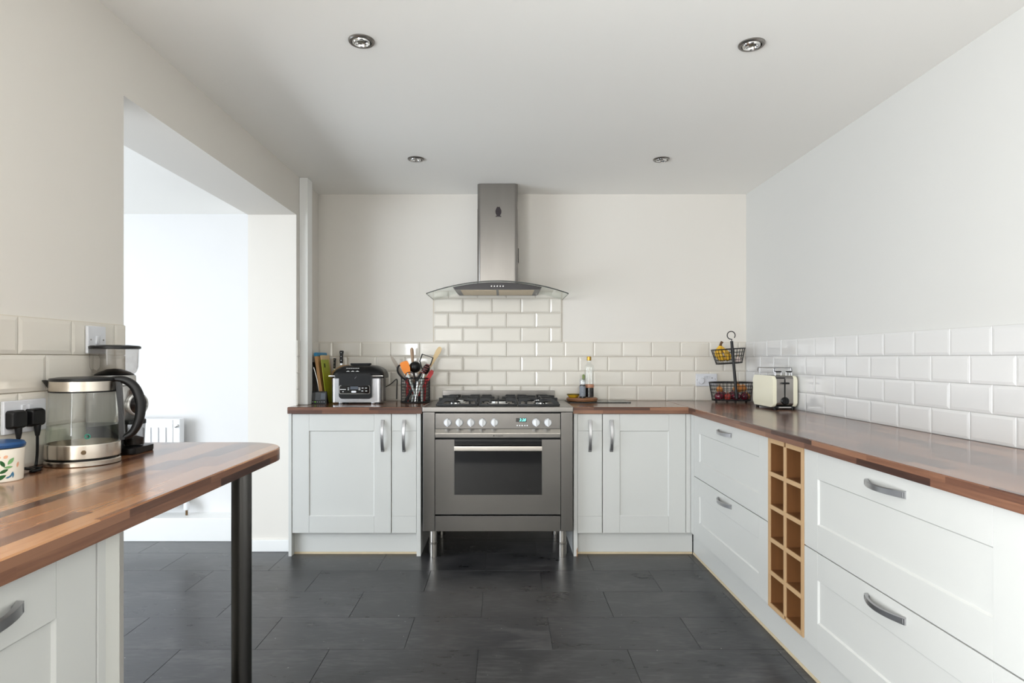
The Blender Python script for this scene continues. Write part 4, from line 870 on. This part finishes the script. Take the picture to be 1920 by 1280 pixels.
b = BM(); lathe(b, [(0.1045, 0.0085), (0.1068, 0.010), (0.1068, 0.013), (0.1045, 0.0145)], 40, cap0=False, cap1=False); obj('bark_band', b, mat('bark', lin(84, 54, 34), 0.7, var=0.2), t)
BT = BZ+0.0236
t = thing('oil_bottle', 'tall clear bottle of dark liquid with gold cap', 'bottle', (0.578, 4.195, BT))
b = BM(); lathe(b, [(0.030, 0), (0.033, 0.003), (0.033, 0.205), (0.030, 0.216), (0.016, 0.226), (0.013, 0.236), (0.013, 0.252)], 32); obj('glass', b, M_glass, t)
b = BM(); lathe(b, [(0.029, 0.003), (0.0318, 0.006), (0.0318, 0.066), (0.001, 0.066)], 28); obj('liquid', b, mat('dark_vinegar', lin(22, 14, 14), 0.1, var=0.03), t)
b = BM(); lathe(b, [(0.0333, 0.067), (0.0334, 0.088)], 28, cap0=False, cap1=False); obj('label_band', b, mat('copper_label', lin(196, 140, 110), 0.4, var=0.35, vscale=60), t)
b = BM(); lathe(b, [(0.014, 0.250), (0.015, 0.252), (0.015, 0.275), (0.013, 0.278)], 20); obj('cap', b, mat('gold_cap', lin(176, 138, 60), 0.3, 0.8), t)
t = thing('pepper_mill', 'small dark labelled spice mill with clear cap', 'spice mill', (0.527, 4.140, BT))
b = BM(); lathe(b, [(0.020, 0), (0.021, 0.002), (0.021, 0.082), (0.017, 0.088)], 24); obj('jar', b, mat('peppercorn_dark', lin(40, 36, 38), 0.15, var=0.4, vscale=150, coat=0.5), t)
b = BM(); lathe(b, [(0.0213, 0.012), (0.0213, 0.078)], 24, cap0=False, cap1=False); obj('paper_label', b, mat('slate_label', lin(128, 134, 142), 0.5, var=0.45, vscale=70), t)
b = BM(); lathe(b, [(0.018, 0.0885), (0.020, 0.092), (0.019, 0.122), (0.015, 0.130), (0.001, 0.131)], 24); obj('cap', b, glass('cap_plastic', (0.85, 0.87, 0.9, 1), 0.1, 3.0), t)
t = thing('oil_bottle', 'slim clear bottle with green stopper behind the spice mill', 'bottle', (0.5465, 4.232, BT))
b = BM(); lathe(b, [(0.018, 0), (0.020, 0.003), (0.020, 0.08), (0.010, 0.105), (0.008, 0.118)], 24); obj('glass', b, M_glass, t)
b = BM(); lathe(b, [(0.0085, 0.117), (0.010, 0.122), (0.010, 0.148), (0.006, 0.155)], 16); obj('stopper', b, mat('olive_green', lin(120, 138, 70), 0.5, var=0.1), t)
t = thing('dish', 'shallow yellow and green dish on the round board', 'dish', (0.470, 4.185, BT))
b = BM(); lathe(b, [(0.028, 0), (0.030, 0.002), (0.044, 0.020), (0.043, 0.022), (0.029, 0.005), (0.001, 0.004)], 32, cap1=False); obj('bowl', b, mat('mustard_glaze', lin(196, 158, 40), 0.25, var=0.15, vscale=20), t)
b = BM(); tube(b, [(0.0440*math.cos(q), 0.0440*math.sin(q), 0.0215) for q in [2*PI*i/32 for i in range(32)]], 0.0024, 6, True); obj('rim', b, mat('dark_olive_glaze', lin(60, 62, 26), 0.3), t)

# ------------------------------------------------------------------ fruit stand
FX, FY = 1.528, 4.150
t = thing('fruit_stand', 'two tier black wire fruit stand in the corner', 'fruit stand', (FX, FY, TOP))
FO = 0.012
def low(h, a): k = (h-0.014)/0.117; return (0.125+0.020*k, 0.088+0.016*k, 0)
wire_basket(t, [0.016+0.117*i/5 for i in range(6)], 34, low, 0.0016, rim=0.0036)
for x, y in ((-0.10, 0), (0.10, 0), (0, -0.075), (0, 0.075)):
    b = BM(); lathe(b, [(0.006, 0), (0.007, 0.003), (0.007, 0.014)], 12, (x, y)); obj('foot', b, M_wire, t)
pole0 = Vector((-0.002, -0.105, 0.030)); ptop = Vector((-0.034, -0.100, 0.408))
b = BM(); tube(b, [pole0, ptop], 0.0095, 10); obj('pole', b, M_wire, t)
b = BM(); c0 = ptop+Vector((-0.003, 0, 0.038)); tube(b, [ptop+Vector((0, 0, -0.01)), ptop+Vector((0, 0, 0.004))]+[c0+Vector((0.026*math.cos(q), 0, 0.026*math.sin(q))) for q in [-PI/2+0.45-2*PI*0.93*i/22*-1*-1 for i in range(1, 23)]], 0.0032, 8); obj('ring_handle', b, M_wire, t)
tu = Vector((-0.018, -0.01, 0.262))
def upp(h, a): k = h/0.095; return (0.084+0.026*k, 0.070+0.020*k, 0.0)
up_t = obj('upper_basket', box(BM(), -0.004, 0.004, -0.07, 0.07, -0.002, 0.002), M_wire, t); up_t.location = tu; up_t.rotation_euler = (0, -0.065, 0)
wire_basket(up_t, [0.095*i/4 for i in range(5)], 28, upp, 0.0016, rim=0.0036)
# bananas in the upper tier
t = thing('banana_bunch', 'bunch of ripe bananas standing in the upper tier', 'bananas', (FX-0.075, FY-0.01, TOP+0.272))
M_ban = mat('banana_skin', lin(226, 176, 44), 0.45, var=0.14, vscale=20)
M_bst = mat('banana_stem', lin(96, 66, 36), 0.7, var=0.1)
stem = Vector((-0.004, -0.008, 0.118))
b = BM(); tube(b, [stem+Vector((0, 0, -0.014)), stem+Vector((0.004, 0, 0.004)), stem+Vector((0.012, 0, 0.016))], 0.007, 8, rs=[0.010, 0.0085, 0.010]); obj('stem', b, M_bst, t)
for k, (a0, spread, out) in enumerate(((-2.75, 0.030, 0.020), (-1.9, 0.034, 0.014), (-0.95, 0.040, 0.018), (0.1, 0.046, 0.010))):
    dx, dy = math.cos(a0), math.sin(a0)*0.75
    pts = spline([stem+Vector((0, 0, -0.008)), stem+Vector((dx*0.012, dy*0.012, -0.028)), Vector((stem.x+dx*spread, stem.y+dy*spread, 0.062)), Vector((stem.x+dx*(spread+out*0.2)+0.012, stem.y+dy*spread, 0.034)), Vector((stem.x+dx*spread*0.7+0.022, stem.y+dy*spread*0.8, 0.014)), Vector((stem.x+dx*spread*0.6+0.026, stem.y+dy*spread*0.75, 0.008))], 5)
    n = len(pts); rs = [0.0045+0.0085*min(1, 1.5*math.sin(PI*min(0.97, max(0.03, i/(n-1)))))**0.8 for i in range(n)]; rs[-1] = 0.003
    b = BM(); tube(b, pts, 0.015, 6, rs=rs); bn = obj('banana', b, M_ban, t, 25)
    b = BM(); lathe(b, [(0.004, -0.003), (0.0042, 0.001), (0.002, 0.003)], 8); o = obj('blossom_end', b, M_bst, bn); o.location = pts[-1]
def onion(name, label, x, y, z, r, m, cat, group, tilt=0.3, rz=0.0):
    t = thing(name, label, cat, (FX+x, FY+y, TOP+z), rz, group)
    b = BM(); prof = [(0.12, 0.0), (0.45, 0.02), (0.78, 0.18), (0.97, 0.48), (1.0, 0.75), (0.93, 1.1), (0.72, 1.42), (0.42, 1.66), (0.18, 1.82), (0.08, 2.0)]
    lathe(b, [(r*a, r*c) for a, c in prof], 18); sk = obj('bulb', b, m, t, 60)
    b = BM(); lathe(b, [(r*0.11, r*1.9), (r*0.08, r*2.12), (r*0.14, r*2.3)], 8); obj('dry_tip', b, mat('onion_tip', lin(170, 130, 84), 0.8), t)
M_ro = mat('red_onion_skin', lin(104, 24, 44), 0.22, var=0.28, vscale=26, coat=0.4); M_bo = mat('brown_onion_skin', lin(204, 132, 62), 0.4, var=0.22, vscale=26)
M_ap = mat('rosy_skin', lin(156, 52, 44), 0.3, var=0.35, vscale=20, coat=0.3)
onion('red_onion', 'dark red onion at the socket end of the lower tier', -0.092, -0.030, 0.0195, 0.030, M_ro, 'onion', 'fruit and onions in the lower tier')
onion('red_onion', 'dark red onion right in front of the stand pole', 0.012, -0.052, 0.0195, 0.029, M_ro, 'onion', 'fruit and onions in the lower tier')
onion('red_onion', 'dark red onion between pole and brown onions, front row', 0.072, -0.040, 0.0195, 0.027, M_ro, 'onion', 'fruit and onions in the lower tier')
onion('apple', 'rosy reddish apple between two dark red onions', -0.040, -0.048, 0.0195, 0.024, M_ap, 'apple', 'fruit and onions in the lower tier')
onion('red_onion', 'dark red onion in the back row behind the rosy apple', -0.045, 0.035, 0.0195, 0.029, M_ro, 'onion', 'fruit and onions in the lower tier')
onion('red_onion', 'dark red onion in the back row behind the pole', 0.020, 0.030, 0.0195, 0.030, M_ro, 'onion', 'fruit and onions in the lower tier')
onion('brown_onion', 'brown onion at floor level beside the toaster', 0.108, 0.010, 0.0195, 0.024, M_bo, 'onion', 'fruit and onions in the lower tier')
onion('brown_onion', 'brown onion heaped highest in the lower tier', 0.042, -0.008, 0.068, 0.031, M_bo, 'onion', 'fruit and onions in the lower tier')
onion('brown_onion', 'brown onion on the heap nearest the toaster', 0.098, 0.050, 0.070, 0.026, M_bo, 'onion', 'fruit and onions in the lower tier')
onion('brown_onion', 'brown onion peeking over the red onion at the socket end', -0.075, 0.012, 0.068, 0.022, M_bo, 'onion', 'fruit and onions in the lower tier')
t = thing('garlic_bulb', 'pale garlic bulb in the upper tier', 'garlic', (FX+0.035, FY-0.03, TOP+0.2715))
b = BM(); loft(b, [[((0.020*a*(1+0.10*math.cos(6*q)))*math.cos(q), (0.020*a*(1+0.10*math.cos(6*q)))*math.sin(q), 0.020*c) for q in [2*PI*i/24 for i in range(24)]] for a, c in ((0.2, 0), (0.8, 0.15), (1.0, 0.6), (0.85, 1.1), (0.4, 1.5), (0.18, 1.9))]); obj('bulb', b, mat('garlic_skin', lin(232, 214, 206), 0.6, var=0.08, vscale=40), t, 60)
b = BM(); lathe(b, [(0.004, 0.037), (0.003, 0.048)], 8); obj('dry_tip', b, mat('onion_tip', lin(170, 130, 84), 0.8), t)

# ------------------------------------------------------------------ toaster
TX0, TX1, TY0, TY1 = 1.531, 1.672, 3.515, 3.795
t = thing('toaster', 'cream and steel two slot toaster beside the fruit stand', 'toaster', ((TX0+TX1)/2, TY0, TOP))
hw = (TX1-TX0)/2; TH_ = 0.196; TLn = TY1-TY0
def sidepan(x0, x1):
    b = BM(); prism(b, rr2(0.0, TLn, 0.016, TH_, 0.022), x0, x1, 'X'); bmesh.ops.bevel(b, geom=[e for e in b.edges if abs(e.verts[0].co.x-e.verts[1].co.x) < 1e-6], offset=0.006, segments=3, profile=0.5, affect='EDGES', clamp_overlap=True); return b
obj('side_panel', sidepan(-hw, -hw+0.022), M_cream, t, 50)
obj('side_panel', sidepan(hw-0.022, hw), M_cream, t, 50)
b = BM(); prism(b, rr2(0.004, TLn-0.004, 0.022, TH_-0.002, 0.020), -hw+0.0215, hw-0.0215, 'X'); st = obj('steel_body', b, M_steel, t, 30)
obj('base', box(BM(), -hw+0.012, hw-0.012, 0.010, TLn-0.01, 0.008, 0.0215, 0.002), M_black, t)
for sx in (-hw+0.02, hw-0.02):
    for yy in (0.02, TLn-0.02): b = BM(); lathe(b, [(0.008, 0), (0.009, 0.002), (0.009, 0.009)], 10, (sx, yy)); obj('foot', b, M_black, t)
obj('crumb_tray', box(BM(), -0.036, 0.036, 0.0, 0.010, 0.011, 0.019, 0.001), M_chrome, t)
obj('lever_slot', box(BM(), -0.0035, 0.0035, 0.0025, 0.005, 0.072, 0.178), M_blackm, t)
obj('lever', box(BM(), -0.021, 0.021, -0.014, 0.004, 0.148, 0.158, 0.004, 3), M_black, t)
b = BM(); lathe(b, [(0.022, 0), (0.022, 0.008), (0.018, 0.013), (0.001, 0.013)], 28); b.transform(Matrix.Rotation(PI/2, 4, 'X')); o = obj('browning_dial', b, M_black, t); o.location = (0.0, 0.004, 0.052)
obj('dial_grip', box(BM(), -0.003, 0.003, -0.006, 0.0, -0.018, 0.018, 0.001), M_black, o).location = (0, -0.012, 0)
b = BM(); prism(b, [(-0.032, 0.004), (0.032, 0.004), (0.026, -0.003), (-0.026, -0.003)], -0.002, 0.003); o = obj('top_grip', b, M_black, t); o.location = (-0.028, 0.006, 0.182)
for x in (-0.022, 0.022): obj('bread_slot', box(BM(), x-0.012, x+0.012, 0.045, TLn-0.045, TH_-0.003, TH_-0.0015), M_blackm, t)
M_rack = mat('rack_chrome', lin(176, 176, 178), 0.38, 1.0, var=0.03)
rk = thing('warming_rack', 'folding chrome wire warming rack on top of the toaster', 'rack', ((TX0+TX1)/2, TY0, TOP+TH_-0.0014))
zc = 0.046
b = BM()
for y0 in (0.04, TLn-0.04):
    for s in (-1, 1):
        tube(b, [(s*0.042, y0, 0.002), (s*0.046, y0, 0.016), (s*0.050, y0, zc)], 0.002, 6)
obj('rack_legs', b, M_rack, rk)
for s in (-1, 1): b = BM(); tube(b, [(s*0.050, 0.02, zc-0.022), (s*0.050, 0.03, zc), (s*0.050, TLn-0.03, zc), (s*0.050, TLn-0.02, zc-0.022)], 0.0026, 8); obj('side_rail', b, M_rack, rk)
wm = BM(); tube(wm, [(-0.050, 0, zc), (0.050, 0, zc)], 0.0018, 6); wm = mesh('rack_wire', wm); wm.materials.append(M_rack)
for i in range(13): o = obj('rack_wire', wm, None, rk); o.location = (0, 0.03+(TLn-0.06)*i/12, 0)
for s in (-1, 1):
    obj('rack_grip', box(BM(), s*0.030-0.017, s*0.030+0.017, 0.014, 0.026, zc-0.026, zc-0.018, 0.003), M_black, rk)
    b = BM(); tube(b, [(s*0.030-0.016, 0.02, 0.002), (s*0.030-0.016, 0.02, zc-0.024), ], 0.0018, 6); tube(b, [(s*0.030+0.016, 0.02, 0.002), (s*0.030+0.016, 0.02, zc-0.024)], 0.0018, 6); obj('front_stay', b, M_rack, rk)
